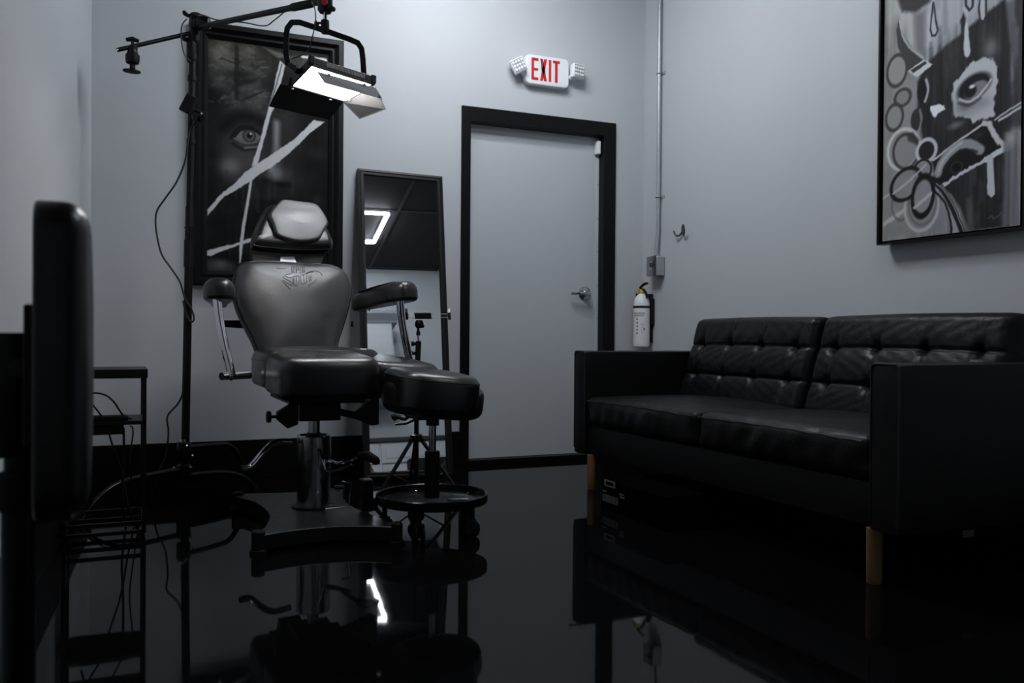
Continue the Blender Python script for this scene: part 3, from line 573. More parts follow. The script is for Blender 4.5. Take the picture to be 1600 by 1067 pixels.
# ------------------------------------------------------------------ sofa
SX0, SX1, SY0, SY1 = 2.16, XR-.03, 1.975, 4.08
AW, ATOP, ABOT = .123, .70, .17
sf = thing('leather_sofa', 'black leather sofa with button tufted back and round wooden legs', 'sofa', ((SX0+SX1)/2, (SY0+SY1)/2, 0))
def soft_box(lo, hi, r, name, m, parent, n=14, puff=(0, 0, 0), wr=0, seed=0):
    """rounded box on a grid cage with optional puff and wrinkles"""
    lo, hi = np.array(lo, float), np.array(hi, float); ce, hf = (lo+hi)/2, (hi-lo)/2
    vs, fs, idx = [], [], {}
    cnt = [max(3, int(round((hi[i]-lo[i])/(.05 if wr == 0 else .016)))) for i in range(3)]
    def key(i, j, k):
        if (i, j, k) in idx: return idx[(i, j, k)]
        def st(q_, nn): return -1+2*q_/nn
        p = np.array([st(i, cnt[0]), st(j, cnt[1]), st(k, cnt[2])])*hf
        inner = np.clip(p, -(hf-r), hf-r); d = p-inner; L = np.linalg.norm(d)
        if L > 1e-9:
            mx = np.max(np.abs(d)); d = d/L*mx
        p2 = inner+d; t = p/hf
        for a in range(3):
            b, c_ = [x for x in range(3) if x != a]
            p2[a] += puff[a]*t[a]*(1-t[b]**2)*(1-t[c_]**2)
        if wr:
            X = p2*np.array([1, 1, 1])
            nz = np.sin(31*X[1]+3*np.sin(17*X[2]+seed))*np.sin(11*X[1]+9*X[2]+seed)+.6*np.sin(57*X[1]+21*X[2]+8*X[0]+seed)+.5*np.sin(23*X[0]+13*X[1]-seed)
            p2 = p2+(p2/np.linalg.norm(p2))*wr*nz*(.3+.7*abs(t[0]))
        idx[(i, j, k)] = len(vs); vs.append(p2+ce); return idx[(i, j, k)]
    for a in range(3):
        b, c_ = [x for x in range(3) if x != a]
        for s_ in (0, cnt[a]):
            for p_ in range(cnt[b]):
                for q_ in range(cnt[c_]):
                    quad = []
                    for (dp, dq) in ((0, 0), (1, 0), (1, 1), (0, 1)):
                        ijk = [0, 0, 0]; ijk[a] = s_; ijk[b] = p_+dp; ijk[c_] = q_+dq; quad.append(key(*ijk))
                    fs.append(quad)
    return MB().add(vs, fs).build(name, m, parent, angle=60)
soft_box((SX0, SY0, ABOT), (SX1, SY0+AW, ATOP), .018, 'armrest', M_sofaf, sf)
soft_box((SX0, SY1-AW, ABOT), (SX1, SY1, ATOP), .018, 'armrest', M_sofaf, sf)
for yy in (SY0+.004, SY1-AW+.004):      # piping around the arm fronts
    y0, y1 = yy, yy+AW-.008
    MB().tube([(SX0+.006, y0+.004, ABOT+.03), (SX0+.006, y0+.004, ATOP-.012), (SX0+.006, y0+.016, ATOP-.003), (SX0+.006, y1-.016, ATOP-.003), (SX0+.006, y1-.004, ATOP-.012), (SX0+.006, y1-.004, ABOT+.03)], .0045, 8).build('arm_piping', M_piping, sf)
soft_box((SX0+.02, SY0+AW-.01, .175), (SX1, SY1-AW+.01, .325), .02, 'base', M_sofaf, sf)
soft_box((SX1-.14, SY0+AW-.005, .30), (SX1, SY1-AW+.005, .775), .03, 'back_frame', M_sofaf, sf)
ym = 3.02
for k, (y0, y1) in enumerate(((SY0+AW+.004, ym-.003), (ym+.003, SY1-AW-.004))):
    cu_ = soft_box((SX0+.012, y0, .318), (SX1-.20, y1, .468), .032, 'seat_cushion', M_sofa, sf, puff=(.012, .004, .020), wr=.0036, seed=k*2.3)
    zz = .448
    MB().tube([(SX0+.001-.004*math.sin(PI*t), y0+.02+(y1-y0-.04)*t, zz+.006*math.sin(PI*t)+.0015*math.sin(40*t)) for t in np.linspace(0, 1, 30)], .0038, 6).build('seat_piping', M_piping, cu_)
def back_cushion(y0, y1, seed):
    nu, nv = 110, 70; W = y1-y0; H = .475; vs, fs = [], []
    lean = math.radians(17); up = Vector((math.sin(lean), 0, math.cos(lean))); out = Vector((-math.cos(lean), 0, math.sin(lean)))
    org = Vector((SX1-.285, y1, .405)); cols = 4
    for j in range(nv+1):
        for i in range(nu+1):
            u, v = i/nu, j/nv
            e = min(1, (min(u, 1-u)*W)/.05); f = min(1, (min(v, 1-v)*H)/.05)
            h = .10*math.sqrt(max(0, 1-(1-e)**2))**.8*math.sqrt(max(0, 1-(1-f)**2))**.8+.012*math.sin(PI*u)*math.sin(PI*v)
            for sv in (.345, .665):
                d = (v-sv)*H; h -= .012*math.exp(-(d/.006)**2)*min(1, e*1.2)+.007*math.exp(-(d/.035)**2)*e
                for k in range(cols):
                    su = (k+.5)/cols+.0; dx = (u-su)*W; dd = dx*dx+d*d
                    h -= .020*math.exp(-dd/.022**2)
                    fal = math.exp(-((d)/.10)**2); sk = dx+.12*d*math.sin(seed+k*2.1)
                    h -= .007*fal*math.exp(-(sk/.008)**2)*e*f
                    for sl in (-.7, .55): h -= .004*math.exp(-(d/.07)**2)*math.exp(-((dx-sl*d)/.006)**2)*e*f
                    if v > .6: h -= .005*math.exp(-((d-.05)/.06)**2)*math.exp(-((dx-.3*d)/.008)**2)
            h += .0012*math.sin(60*u+5*math.sin(9*v+seed))*math.sin(31*v+seed)*e*f
            sgn = .02*math.sin(PI*u)
            p = org+Vector((0, -u*W, 0))+up*(v*H+(sgn if v > .5 else 0)*(v-.5)*.6)+out*h
            vs.append(p)
    fs = [(j*(nu+1)+i, j*(nu+1)+i+1, (j+1)*(nu+1)+i+1, (j+1)*(nu+1)+i) for j in range(nv) for i in range(nu)]
    n0 = len(vs)
    for j in (0, nv):
        for i in (0, nu): vs.append(vs[j*(nu+1)+i]-out*.02)
    # rear skin
    m = MB().add(vs, fs)
    rear = [v-out*0 for v in []]
    rim = [i for i in range(nu+1)]+[(j*(nu+1)+nu) for j in range(1, nv+1)]+[nv*(nu+1)+i for i in range(nu-1, -1, -1)]+[j*(nu+1) for j in range(nv-1, 0, -1)]
    b0 = len(m.v)
    for k in rim: m.v.append(tuple(Vector(m.v[k])-out*.05))
    L = len(rim)
    m.f += [(rim[k], rim[(k+1) % L], b0+(k+1) % L, b0+k) for k in range(L)]+[tuple(b0+k for k in range(L))]
    o = m.build('back_cushion', M_sofa, sf, angle=70)
    for sv in (.345, .665):
        for k in range(cols):
            u = (k+.5)/cols; j, i = int(round(sv*nv)), int(round(u*nu)); p = Vector(vs[j*(nu+1)+i])
            MB().lathe([(.011, -.004), (.011, .001), (.008, .004), (.002, .0055)], p, out, 12).build('button', M_sofa, o)
    return o
back_cushion(SY0+AW-.01, ym-.004, 1.3); back_cushion(ym+.004, SY1-AW-.004, 4.1)
for x in (2.195, SX1-.09):
    for y in (2.10, 3.935):
        lg = MB().lathe([(.022, 0), (.0235, .004), (.0245, .10), (.025, .176)], (x, y, 0), seg=20).build('leg', M_wood, sf)
        lg['label'] = 'round light wooden leg'
pt = at(1513, 838, Y=SY0-.002)
MB().box((pt.x-.025, SY0-.003, .150), (pt.x+.025, SY0-.001, .172)).build('care_tag', mat('tag_grey', (.05, .055, .055), .6), sf, smooth=False)
# carton tucked under the sofa front
bx = thing('carton', 'black carton with white label and barcode pushed under the sofa front', 'box', (2.2, 3.3, 0))
KX, KY0, KY1, KZ = 2.00, 2.98, 3.50, .135
MB().box((KX, KY0, 0), (2.36, KY1, KZ)).build('carton_body', M_box, bx, smooth=False, bevel=.002)
MK = axes((KX-.0006, KY1, 0), (0, -1, 0), (0, 0, 1), (-1, 0, 0))
MB().prism(rrect(.03, .125, .105, .135, .004), 0, .0006, MK).build('white_label', M_faint, bx, smooth=False)
MB().prism(rrect(.045, .11, .113, .127, .003), .0006, .001, MK).build('label_writing', M_box, bx, smooth=False)
m = MB(); x = .012
while x < .145:
    wd = random.choice((.0018, .003, .0045)); m.prism(rc(x, x+wd, .035, .068), 0, .0006, MK); x += wd+random.choice((.002, .0035))
m.build('barcode', M_faint, bx, smooth=False)
m = MB()
for k, (a, b) in enumerate(((.16, .20), (.165, .205))): m.prism(rc(a, b, .085-.012*k, .092-.012*k), 0, .0006, MK)
m.prism(rc(.012, .05, .078, .084), 0, .0006, MK); m.build('printed_text', M_faint, bx, smooth=False)

# ------------------------------------------------------------------ tattoo chair
ch = thing('tattoo_chair', 'black padded tattoo chair with chrome arms on a hydraulic column', 'tattoo chair', (.737, 3.662, 0))
def smooth_out(P, n=5): return [(v.x, v.y) for v in catmull([(p[0], p[1], 0) for p in P], n, True)]
# base plate with waisted outline
out = smooth_out([(.455, 3.215), (.58, 3.245), (.72, 3.25), (.86, 3.205), (.945, 3.165), (.925, 3.36), (.885, 3.58), (.89, 3.85), (.94, 4.06), (.72, 4.02), (.47, 4.06), (.53, 3.85), (.545, 3.58), (.50, 3.36)], 4)
MB().prism(out, .012, .068).build('base_plate', M_plate, ch, bevel=.004, angle=50)
for x, y in ((.455, 3.225), (.945, 3.175), (.93, 4.04), (.48, 4.04)):
    MB().lathe([(.030, 0), (.030, .012), (.024, .014), (.024, .076), (.020, .081)], (x, y, 0), seg=20).build('corner_foot', M_rubber, ch)
CO = Vector((.737, 3.662, .066))
MB().lathe([(.069, .0), (.069, .292), (.066, .296), (.060, .286)], CO, seg=40).build('column_sleeve', M_dchrome, ch)
MB().lathe([(.090, 0), (.090, .008), (.072, .012)], CO, seg=36).build('column_flange', M_black, ch)
MB().lathe([(.060, 0), (.060, .012), (.030, .014), (.028, .03)], CO+Vector((0, 0, .276)), seg=28).build('column_collar', M_black, ch)
MB().lathe([(.024, 0), (.024, .17)], CO+Vector((0, 0, .29)), seg=20).build('piston', M_dchrome, ch)
# seat mechanism
m = MB().box((.60, 3.46, .505), (.90, 3.92, .54)); m.box((.655, 3.54, .43), (.82, 3.78, .51)); m.build('seat_bracket', M_black, ch, bevel=.004)
MB().prism([(.56, .475), (.64, .52), (.64, .425), (.60, .41), (.56, .445)], 3.48, 3.52, axes((0, 0, 0), (1, 0, 0), (0, 0, 1), (0, 1, 0))).build('bracket_cheek', M_black, ch, bevel=.003)
MB().prism([(.80, .48), (.90, .455), (.96, .50), (1.0, .54), (1.0, .40), (.97, .395), (.90, .425), (.80, .45)], 3.62, 3.65, axes((0, 0, 0), (1, 0, 0), (0, 0, 1), (0, 1, 0))).build('side_bracket', M_black, ch, bevel=.003)
MB().lathe([(.006, 0), (.006, .04), (.021, .043), (.023, .05), (.021, .058), (.012, .06)], (.575, 3.46, .46), (-1, 0, 0), 18).build('lock_knob', M_rubber, ch)
# levers
p0 = Vector((.69, 3.62, .345))
MB().tube(catmull([at(455, 690, Y=3.66), at(430, 691, Y=3.64), at(412, 706, Y=3.6), at(392, 729, Y=3.57), at(376, 733, Y=3.55)], 5), .013, 12).build('foot_bar', M_dchrome, ch)
pd = MB().tube(catmull([at(500, 702, Y=3.58), at(506, 722, Y=3.55), at(510, 735, Y=3.54), at(530, 733, Y=3.52), at(550, 726, Y=3.5)], 5), .005, 8).build('release_lever', M_chrome, ch)
pd = MB().tube([at(514, 721, Y=3.60), at(530, 725, Y=3.55), at(568, 710, Y=3.46)], .009, 10).build('pump_pedal', M_chrome, ch)
MB().tube([at(562, 712, Y=3.48), at(575, 712, Y=3.44), at(588, 720, Y=3.41), at(591, 722, Y=3.40)], [.016, .019, .017, .010], 12).build('pedal_grip', M_rubber, pd)
MB().tube([at(508, 795, Y=3.42), at(545, 791, Y=3.42), at(550, 755, Y=3.46), at(535, 752, Y=3.48)], .004, 8).build('plate_handle', M_chrome, ch)
m = MB().box((.885, 3.44, .072), (.93, 3.50, .20)); m.build('pedal_housing', M_black, ch, bevel=.006)
# seat pads
P_seat = smooth_out([(.54, 4.02), (.525, 3.80), (.535, 3.62), (.62, 3.60), (.80, 3.62), (.98, 3.70), (1.06, 3.84), (1.02, 3.98), (.90, 4.03), (.66, 4.05)], 5)
MB().pillow(P_seat, .555, .712, .045, .012).build('seat', M_leather, ch, angle=80)
def tilt_pillow(out, z0, z1, r, puff, c, pitch, roll, name, m, rb=None):
    R = Matrix.Translation(c) @ Matrix.Rotation(math.radians(roll), 4, 'Y') @ Matrix.Rotation(math.radians(pitch), 4, 'X') @ Matrix.Translation(-Vector(c))
    return MB().pillow(out, z0, z1, r, puff, R, rb=rb).build(name, m, ch, angle=80)
PL = smooth_out([(.552, 3.70), (.540, 3.50), (.545, 3.36), (.585, 3.315), (.73, 3.302), (.885, 3.32), (.93, 3.37), (.935, 3.52), (.915, 3.70), (.72, 3.74)], 5)
lp = tilt_pillow(PL, .542, .706, .046, .012, (.7, 3.70, .70), 2.6, 0, 'leg_pad', M_leather, rb=.03)
PR = smooth_out([(.935, 3.90), (.93, 3.75), (.955, 3.635), (1.02, 3.60), (1.15, 3.595), (1.25, 3.61), (1.285, 3.66), (1.27, 3.74), (1.18, 3.86), (1.05, 3.96)], 5)
rp = tilt_pillow(PR, .535, .695, .046, .012, (1.0, 3.90, .70), 6, 4.5, 'leg_pad', M_leather, rb=.03)
def seam_loop(P, z, ins, name, par, r=.003, sc=1):
    n = len(P); cx = sum(p[0] for p in P)/n; cyy = sum(p[1] for p in P)/n
    Q = [(cx+(p[0]-cx)*(1-ins), cyy+(p[1]-cyy)*(1-ins), z) for p in P]; return MB().tube(Q+[Q[0]], r, 6, False).build(name, M_piping, par)
seam_loop(P_seat, .668, .0, 'seat_piping', ch)
def on_plane(M, x, y):
    Mi = M.inverted(); o_ = Mi @ Vector((0, 0, CAM_H)); d = Mi.to_3x3() @ ray(x, y); k = -o_.z/d.z; return ((o_+d*k).x, (o_+d*k).y)
# backrest
psi = math.radians(11); rec = math.radians(19)
fdir = Vector((math.sin(psi), -math.cos(psi), 0)); bu = Vector((math.cos(psi), math.sin(psi), 0))
bv = (Vector((0, 0, 1))*math.cos(rec)-fdir*math.sin(rec)); bn = (fdir*math.cos(rec)+Vector((0, 0, 1))*math.sin(rec))
BO = Vector((.735, 4.00, .695))
MBK = axes(BO, bu, bv, bn)
OB = smooth_out([on_plane(MBK, *p) for p in ((395, 400.5), (427, 399.5), (468, 402), (487, 405), (503, 404), (525, 406), (540, 412), (550, 423), (556.5, 442), (557, 457), (551, 484), (543, 510), (538, 525), (534, 545), (530, 562), (470, 566), (420, 562), (411, 545), (401, 521), (387, 496), (375, 468), (370.5, 446), (371, 428), (376, 412), (384, 403.5))], 4)
bk = MB().pillow(OB, -.115, -.012, .055, .034, MBK, rb=.02, dome=14, nr=8, membrane=.001).build('backrest', M_leather2, ch, angle=80)
bm_ = bmesh.new(); bm_.from_mesh(bk.data)
for _ in range(14): bmesh.ops.smooth_vert(bm_, verts=bm_.verts, factor=.5, use_axis_x=True, use_axis_y=True, use_axis_z=True)
bm_.to_mesh(bk.data); bm_.free()
MB().tube([MBK @ Vector((p[0]*.994, p[1]*.994+.001, -.062)) for p in OB]+[MBK @ Vector((OB[0][0]*.994, OB[0][1]*.994+.001, -.062))], .0028, 6, False).build('backrest_piping', M_piping, bk)
# embossed lettering: "Tat Soul"
bvh = BVHTree.FromPolygons([Vector(v.co) for v in bk.data.vertices], [tuple(p.vertices) for p in bk.data.polygons])
nB = bn.copy()
def emboss(strokes, name, r=.0019):
    m = MB()
    for P in strokes:
        pts = []
        for px in catmull([(a, b, 0) for a, b in P], 4):
            hit = bvh.ray_cast(Vector((0, 0, CAM_H)), ray(px.x, px.y).normalized())[0]
            if hit: pts.append(hit+nB*.0003)
        if len(pts) > 1: m.tube(pts, r, 6)
    m.build(name, M_leather2, bk)
def LX(px, py): return (420+px/15.24, 390+py/15.24)
def S_(*p): return [LX(*a) for a in p]
emboss([S_((190, 435), (260, 450), (380, 445), (500, 385), (620, 325), (760, 310), (920, 298), (1010, 310)),
        S_((550, 400), (545, 480), (560, 560)), S_((600, 420), (640, 380), (690, 360), (750, 385)), S_((575, 400), (600, 450), (580, 500), (610, 560)),
        S_((650, 410), (650, 560)), S_((740, 400), (755, 480), (745, 560)), S_((655, 480), (740, 480)), S_((700, 400), (700, 470)),
        S_((800, 340), (800, 540)), S_((840, 345), (845, 540)), S_((780, 550), (870, 520))], 'emboss_tat')
emboss([S_((340, 650), (420, 590), (500, 580), (560, 560)), S_((340, 655), (400, 690), (520, 760), (560, 800), (520, 860)), S_((400, 630), (470, 660), (540, 660), (600, 620)), S_((320, 740), (420, 850), (510, 940)), S_((350, 720), (440, 800), (520, 840)), S_((560, 700), (580, 770), (545, 860)),
        S_((600, 650), (590, 740), (600, 830), (660, 860), (700, 800)), S_((620, 640), (670, 620), (720, 640)), S_((660, 640), (665, 780)), S_((720, 630), (735, 720), (700, 800)),
        S_((760, 620), (770, 780), (830, 820), (905, 760)), S_((830, 620), (840, 760)), S_((905, 620), (910, 760)), S_((780, 600), (830, 610)),
        S_((840, 590), (920, 540), (1040, 510), (1160, 515), (1240, 560), (1275, 615)), S_((900, 575), (960, 545), (1060, 530)), S_((960, 620), (965, 760)), S_((1000, 620), (1010, 740)), S_((1140, 700), (1090, 760), (1000, 820), (945, 865))], 'emboss_soul')
# headrest
hr = math.radians(31)
hv = Vector((0, 0, 1))*math.cos(hr)-fdir*math.sin(hr); hn = fdir*math.cos(hr)+Vector((0, 0, 1))*math.sin(hr)
HO = BO+bv*.500-bn*.045+bu*-.018
MH = axes(HO, bu, hv, hn)
OH = smooth_out([on_plane(MH, *p) for p in ((397.5, 372), (400, 356), (408, 338), (417, 323), (424, 317), (437, 315), (462, 317), (489, 321), (500, 331), (511, 348), (520, 365), (523, 375), (519, 382.5), (500, 384), (470, 384), (430, 381), (404, 378))], 4)
hd = MB().pillow(OH, -.085, .0, .036, .004, MH, rb=.02, nr=6).build('headrest', M_leather, ch, angle=80)
OC = smooth_out([on_plane(MH, *p) for p in ((419, 338), (424, 354), (430, 369), (446, 377), (465, 381), (485, 380), (498, 375), (505, 363), (511, 351), (500, 331), (489, 321.5), (462, 317.5), (440, 315.5), (430, 323))], 4)
MB().pillow(OC, -.005, .026, .012, .006, MH, rb=.004).build('head_pad', M_leather2, hd, angle=80)
MB().tube([MH @ Vector((p[0]*1.0, p[1]*1.0, -.03)) for p in OH]+[MH @ Vector((OH[0][0], OH[0][1], -.03))], .0026, 6, False).build('headrest_piping', M_piping, hd)
nk = MB().prism([on_plane(MH, *p) for p in ((398, 372), (400, 396), (410, 405), (508, 405), (517, 380), (517, 374))], -.10, -.062, MH).build('headrest_bracket', M_rubber, ch, bevel=.004)
MB().prism([on_plane(MH, *p) for p in ((444, 400), (470, 400), (466, 389.5), (445, 389.5))], -.0618, -.0605, MH).build('bracket_plate', M_steel, nk, smooth=False)
# back support behind the backrest
MB().box((-.05, -.14, -.16), (.05, .46, -.117), MBK).build('back_support', M_black, ch, bevel=.004)
MB().prism([(.0, .004), (.13, -.004), (.13, .036), (.0, .034)], -.03, .03, axes(at(347, 512, Y=4.3), (1, 0, 0), (0, 0, 1), (0, -1, 0))).build('rear_tray_edge', M_black, ch, bevel=.002)
# armrests
def arm(rear, front, zt, name_side):
    rear, front = Vector(rear), Vector(front); d = (front-rear); L = d.length; d.normalize(); s_ = Vector((-d.y, d.x, 0)).normalized(); n_ = s_.cross(d); 
    if n_.z < 0: n_ = -n_; s_ = -s_
    Ma = axes(rear, d, d.cross(s_) if False else s_, n_)
    if Ma.to_3x3().determinant() < 0: Ma = axes(rear, d, -s_, n_)
    O1 = smooth_out([(-.02, -.030), (.08, -.034), (L*.55, -.05), (L-.03, -.062), (L+.035, -.045), (L+.05, 0), (L+.035, .045), (L-.03, .062), (L*.55, .05), (.08, .034), (-.02, .030)], 4)
    pad = MB().pillow(O1, -.052, .036, .046, .010, Ma, rb=.016, nr=7).build('armrest_pad', M_leather, ch, angle=80)
    return pad, Ma, L
ap, Ma, L = arm((.398, 4.02, .940), (.365, 3.70, .962), 0, 'l')
ap2, Mb2, L2 = arm((1.015, 4.02, .935), (1.130, 3.70, .972), 0, 'r')
MB().tube(catmull([at(339, 466, Y=3.70), at(343, 500, Y=3.69), at(352, 545, Y=3.67), at(361, 583, Y=3.66), at(361, 588, Y=3.66)], 6), .0175, 16).build('arm_post', M_chrome, ch)
MB().tube([at(346, 588, Y=3.64), at(390, 586, Y=3.72)], .0155, 16).build('arm_bar', M_chrome, ch)
MB().tube(catmull([at(625, 470, Y=3.70), at(628, 500, Y=3.71), at(634, 535, Y=3.72), at(642, 575, Y=3.74)], 6), .0175, 16).build('arm_post', M_chrome, ch)
MB().tube([at(645, 577, Y=3.76), (1.0, 3.80, .60)], .0125, 14).build('arm_bar', M_chrome, ch)
MB().lathe([(.012, 0), (.016, .006), (.012, .012)], at(548, 506, Y=4.0), (1, -.2, 0), 14).build('recline_knob', M_rubber, ch)
for a in (570, 577): MB().rod(at(a, 478, Y=3.96), at(a, 486, Y=3.96), .0028, 8).build('arm_bolt', M_black, ch)

# ------------------------------------------------------------------ rolling stool
SC = Vector((1.135, 3.325, 0))
so = thing('rolling_stool', 'round black rolling stool with tool tray base in front of the chair', 'stool', tuple(SC))
O1 = [(SC.x+.200*math.cos(a), SC.y+.200*math.sin(a)) for a in np.linspace(0, 2*PI, 40, endpoint=False)]
RS = Matrix.Translation(SC+Vector((0, 0, .5))) @ Matrix.Rotation(math.radians(-6), 4, -fwd) @ Matrix.Translation(-SC-Vector((0, 0, .5)))
MB().pillow(O1, .462, .592, .045, .012, RS, rb=.04, nr=6).build('seat_cushion', M_leather, so, angle=80)
O2 = smooth_out([(SC.x-.175, SC.y+.10), (SC.x-.185, SC.y-.03), (SC.x-.15, SC.y-.165), (SC.x, SC.y-.205), (SC.x+.115, SC.y-.175), (SC.x+.15, SC.y-.05), (SC.x+.145, SC.y+.10), (SC.x, SC.y+.16)], 5)
st_ = MB().pillow(O2, .475, .632, .04, .010, RS, rb=.03, nr=6).build('seat_saddle', M_leather, so, angle=80)
MB().tube([RS @ Vector((SC.x+(p[0]-SC.x)*.985, SC.y+(p[1]-SC.y)*.985, .606)) for p in O2+O2[:1]], .003, 6, False).build('seat_piping', M_piping, st_)
MB().box((SC.x-.09, SC.y-.09, .450), (SC.x+.09, SC.y+.09, .464)).build('seat_plate', M_black, so, bevel=.003)
MB().lathe([(.026, 0), (.026, .03), (.016, .034)], SC+Vector((0, 0, .420)), seg=20).build('gas_collar', M_black, so)
MB().lathe([(.0145, 0), (.0145, .12)], SC+Vector((0, 0, .31)), seg=18).build('gas_rod', M_dchrome, so)
MB().lathe([(.030, 0), (.030, .18), (.026, .184)], SC+Vector((0, 0, .135)), seg=22).build('gas_cylinder', M_black, so)
MB().lathe([(.04, 0), (.205, .0), (.217, .004), (.220, .012), (.220, .036), (.216, .039), (.212, .036), (.210, .012), (.20, .008), (.04, .008)], SC+Vector((0, 0, .115)), seg=56).build('tool_tray', M_blackg, so, angle=30)
for k in range(5):
    a = math.radians(20+72*k); d = Vector((math.cos(a), math.sin(a), 0)); p = SC+d*.185
    cs = MB().rod(p+Vector((0, 0, .062)), p+Vector((0, 0, .118)), .010, 10).box((-.014, -.02, .045), (.014, .02, .066), Matrix.Translation(p) @ Matrix.Rotation(a+.5, 4, 'Z')).build('caster', M_rubber, so, bevel=.003)
    ax = Vector((-math.sin(a+.5), math.cos(a+.5), 0))
    for s_ in (-.020, .008): MB().lathe([(.022, 0), (.0305, .002), (.0305, .010), (.022, .012)], p+Vector((0, 0, .0305))+ax*s_, ax, 20).build('wheel', M_rubber, cs)
    MB().lathe([(.006, 0), (.006, .008), (.003, .011)], p+Vector((0, 0, .123)), seg=10).build('bolt', M_chrome, so)
TZ = .1235
def tray_item(name, label, cat, mb, m): return tag(mb.build(name, m, bevel=.001, origin=None), label, cat)
tray_item('steel_rod', 'thin steel rod lying along the stool tray', 'tool', MB().tube([SC+Vector((-.15, -.06, TZ+.004)), SC+Vector((-.08, -.078, TZ+.004)), SC+Vector((-.03, -.085, TZ+.004))], [.0035, .0035, .0045], 10), M_chrome)
tray_item('steel_spatula', 'flat pale spatula lying on the stool tray beside the post', 'tool', MB().prism([(SC.x+.06, SC.y-.01), (SC.x+.14, SC.y-.035), (SC.x+.135, SC.y-.05), (SC.x+.07, SC.y-.03)], TZ, TZ+.005), M_steel)
tray_item('metal_clip', 'small bright metal clip at the front of the stool tray', 'clip', MB().prism([(SC.x-.10, SC.y-.12), (SC.x-.08, SC.y-.128), (SC.x-.082, SC.y-.14), (SC.x-.10, SC.y-.132)], TZ, TZ+.006), M_steel)

# ------------------------------------------------------------------ phone tripod in front of the mirror
tz = 4.22
tb = at(650, 779, t=tz); tb.z = 0
tp = thing('phone_tripod', 'slim black tripod with an empty phone clamp before the mirror', 'tripod', tuple(tb))
def tpx(x, y): return at(x, y, t=tz)
MB().tube([(tb.x, tb.y, .045), (tb.x, tb.y, .60)], .0115, 14).build('pole_lower', M_black, tp)
top = tpx(654, 533)
MB().tube([(tb.x, tb.y, .58), top], .0135, 14).build('pole_upper', M_black, tp)
for y, dx in ((537, -9), (552, -11)):
    MB().tube([tpx(652, y), tpx(652+dx+4, y), tpx(652+dx+3, y), tpx(652+dx, y)], [.008, .008, .013, .011], 12).build('clamp_knob', M_rubber, tp)
MB().tube([tpx(654, 534), tpx(653.5, 524)], .0055, 10).build('spigot', M_chrome, tp)
MB().tube([tpx(653.5, 524), tpx(653.5, 519), tpx(653.5, 516), tpx(653.6, 511)], [.010, .010, .006, .006], 12).build('spigot_collar', M_black, tp)
MB().lathe([(.014, -.02), (.021, -.008), (.021, .006), (.014, .018)], tpx(655, 506), upv, 18).build('ball_head', M_black, tp)
MB().tube([tpx(658, 508), tpx(662, 510), tpx(663, 510)], [.006, .008, .004], 10).build('ball_knob', M_rubber, tp)
MPh = axes(tpx(661, 494), rgt, (upv*.55-fwd*.83).normalized(), (upv*.83+fwd*.55).normalized())
MB().box((-.040, -.020, -.004), (.040, .030, .004), MPh).build('clamp_plate', mat('clamp_grey', (.14, .13, .13), .5), tp, bevel=.003)
for dy in (-.010, .018): MB().rod(MPh @ Vector((-.085, dy, 0)), MPh @ Vector((.128, dy, 0)), .0016, 8).build('clamp_rod', M_steel, tp)
for x, s_ in ((-.080, -1), (.125, 1)):
    MB().box((x-.007, -.026, -.004), (x+.007, .034, .022), MPh @ Matrix.Translation((0, 0, 0))).build('clamp_jaw', M_steel if s_ > 0 else M_black, tp, bevel=.002)
hub = Vector((tb.x, tb.y, .285))
MB().lathe([(.020, -.018), (.030, -.012), (.030, .014), (.018, .02)], hub, seg=18).build('leg_hub', M_black, tp)
MB().lathe([(.017, 0), (.017, .03)], (tb.x, tb.y, .05), seg=16).build('spreader_collar', M_black, tp)
for a in (200, 320, 80):
    d = Vector((math.cos(math.radians(a)), math.sin(math.radians(a)), 0)); foot = Vector((tb.x, tb.y, 0))+d*.235; kn = hub+d*.03+Vector((0, 0, -.012))
    lg = MB().tube([kn, foot+Vector((0, 0, .012))], .0095, 12).build('leg', M_black, tp)
    MB().lathe([(.012, 0), (.014, .004), (.012, .028)], foot, seg=12).build('rubber_foot', M_rubber, lg)
    MB().tube([Vector((tb.x, tb.y, .065))+d*.016, kn.lerp(foot, .55)], .0045, 8).build('spreader', M_black, tp)
    MB().lathe([(.010, -.008), (.013, 0), (.010, .008)], kn+Vector((0, 0, .004)), (-d.y, d.x, 0), 12).build('hinge', M_rubber, lg)
# folded clamp arm hanging on the tripod
MB().tube(catmull([tpx(615, 656), tpx(622, 652), tpx(632, 655), tpx(640, 650), tpx(650, 648)], 4), .008, 8).tube([tpx(612, 652), tpx(618, 650), tpx(626, 652)], [.012, .016, .010], 10).tube([tpx(618, 663), tpx(634, 662), tpx(650, 655)], .006, 8).build('side_clamp', M_black, tp)

# ------------------------------------------------------------------ light stand with booms
LX0, LY0 = .278, 4.35
ls = thing('light_stand', 'black turtle-base light stand with two boom arms beside the framed print', 'light stand', (LX0, LY0, 0))
ptop = at(302, 24, Y=LY0); pbot = Vector((LX0+.004, LY0, .085))
def pp(z): return pbot.lerp(ptop, (z-pbot.z)/(ptop.z-pbot.z))
MB().rod(pp(.10), pp(1.36), .0185, 18).build('pole_lower', M_black, ls)
MB().rod(pp(1.08), pp(1.205), .0225, 18).build('pole_sleeve', M_black, ls)
MB().rod(pp(1.205), pp(1.26), .0195, 18).rod(pp(1.258), pp(1.264), .0225, 18).build('pole_lock', M_dchrome and M_blackg, ls)
MB().rod(pp(1.34), ptop, .0155, 18).build('pole_upper', M_black, ls)
for z in (1.66, 2.20, 2.05, 1.95): MB().rod(pp(z-.012), pp(z+.012), .0195, 16).build('pole_tape', M_rubber, ls)
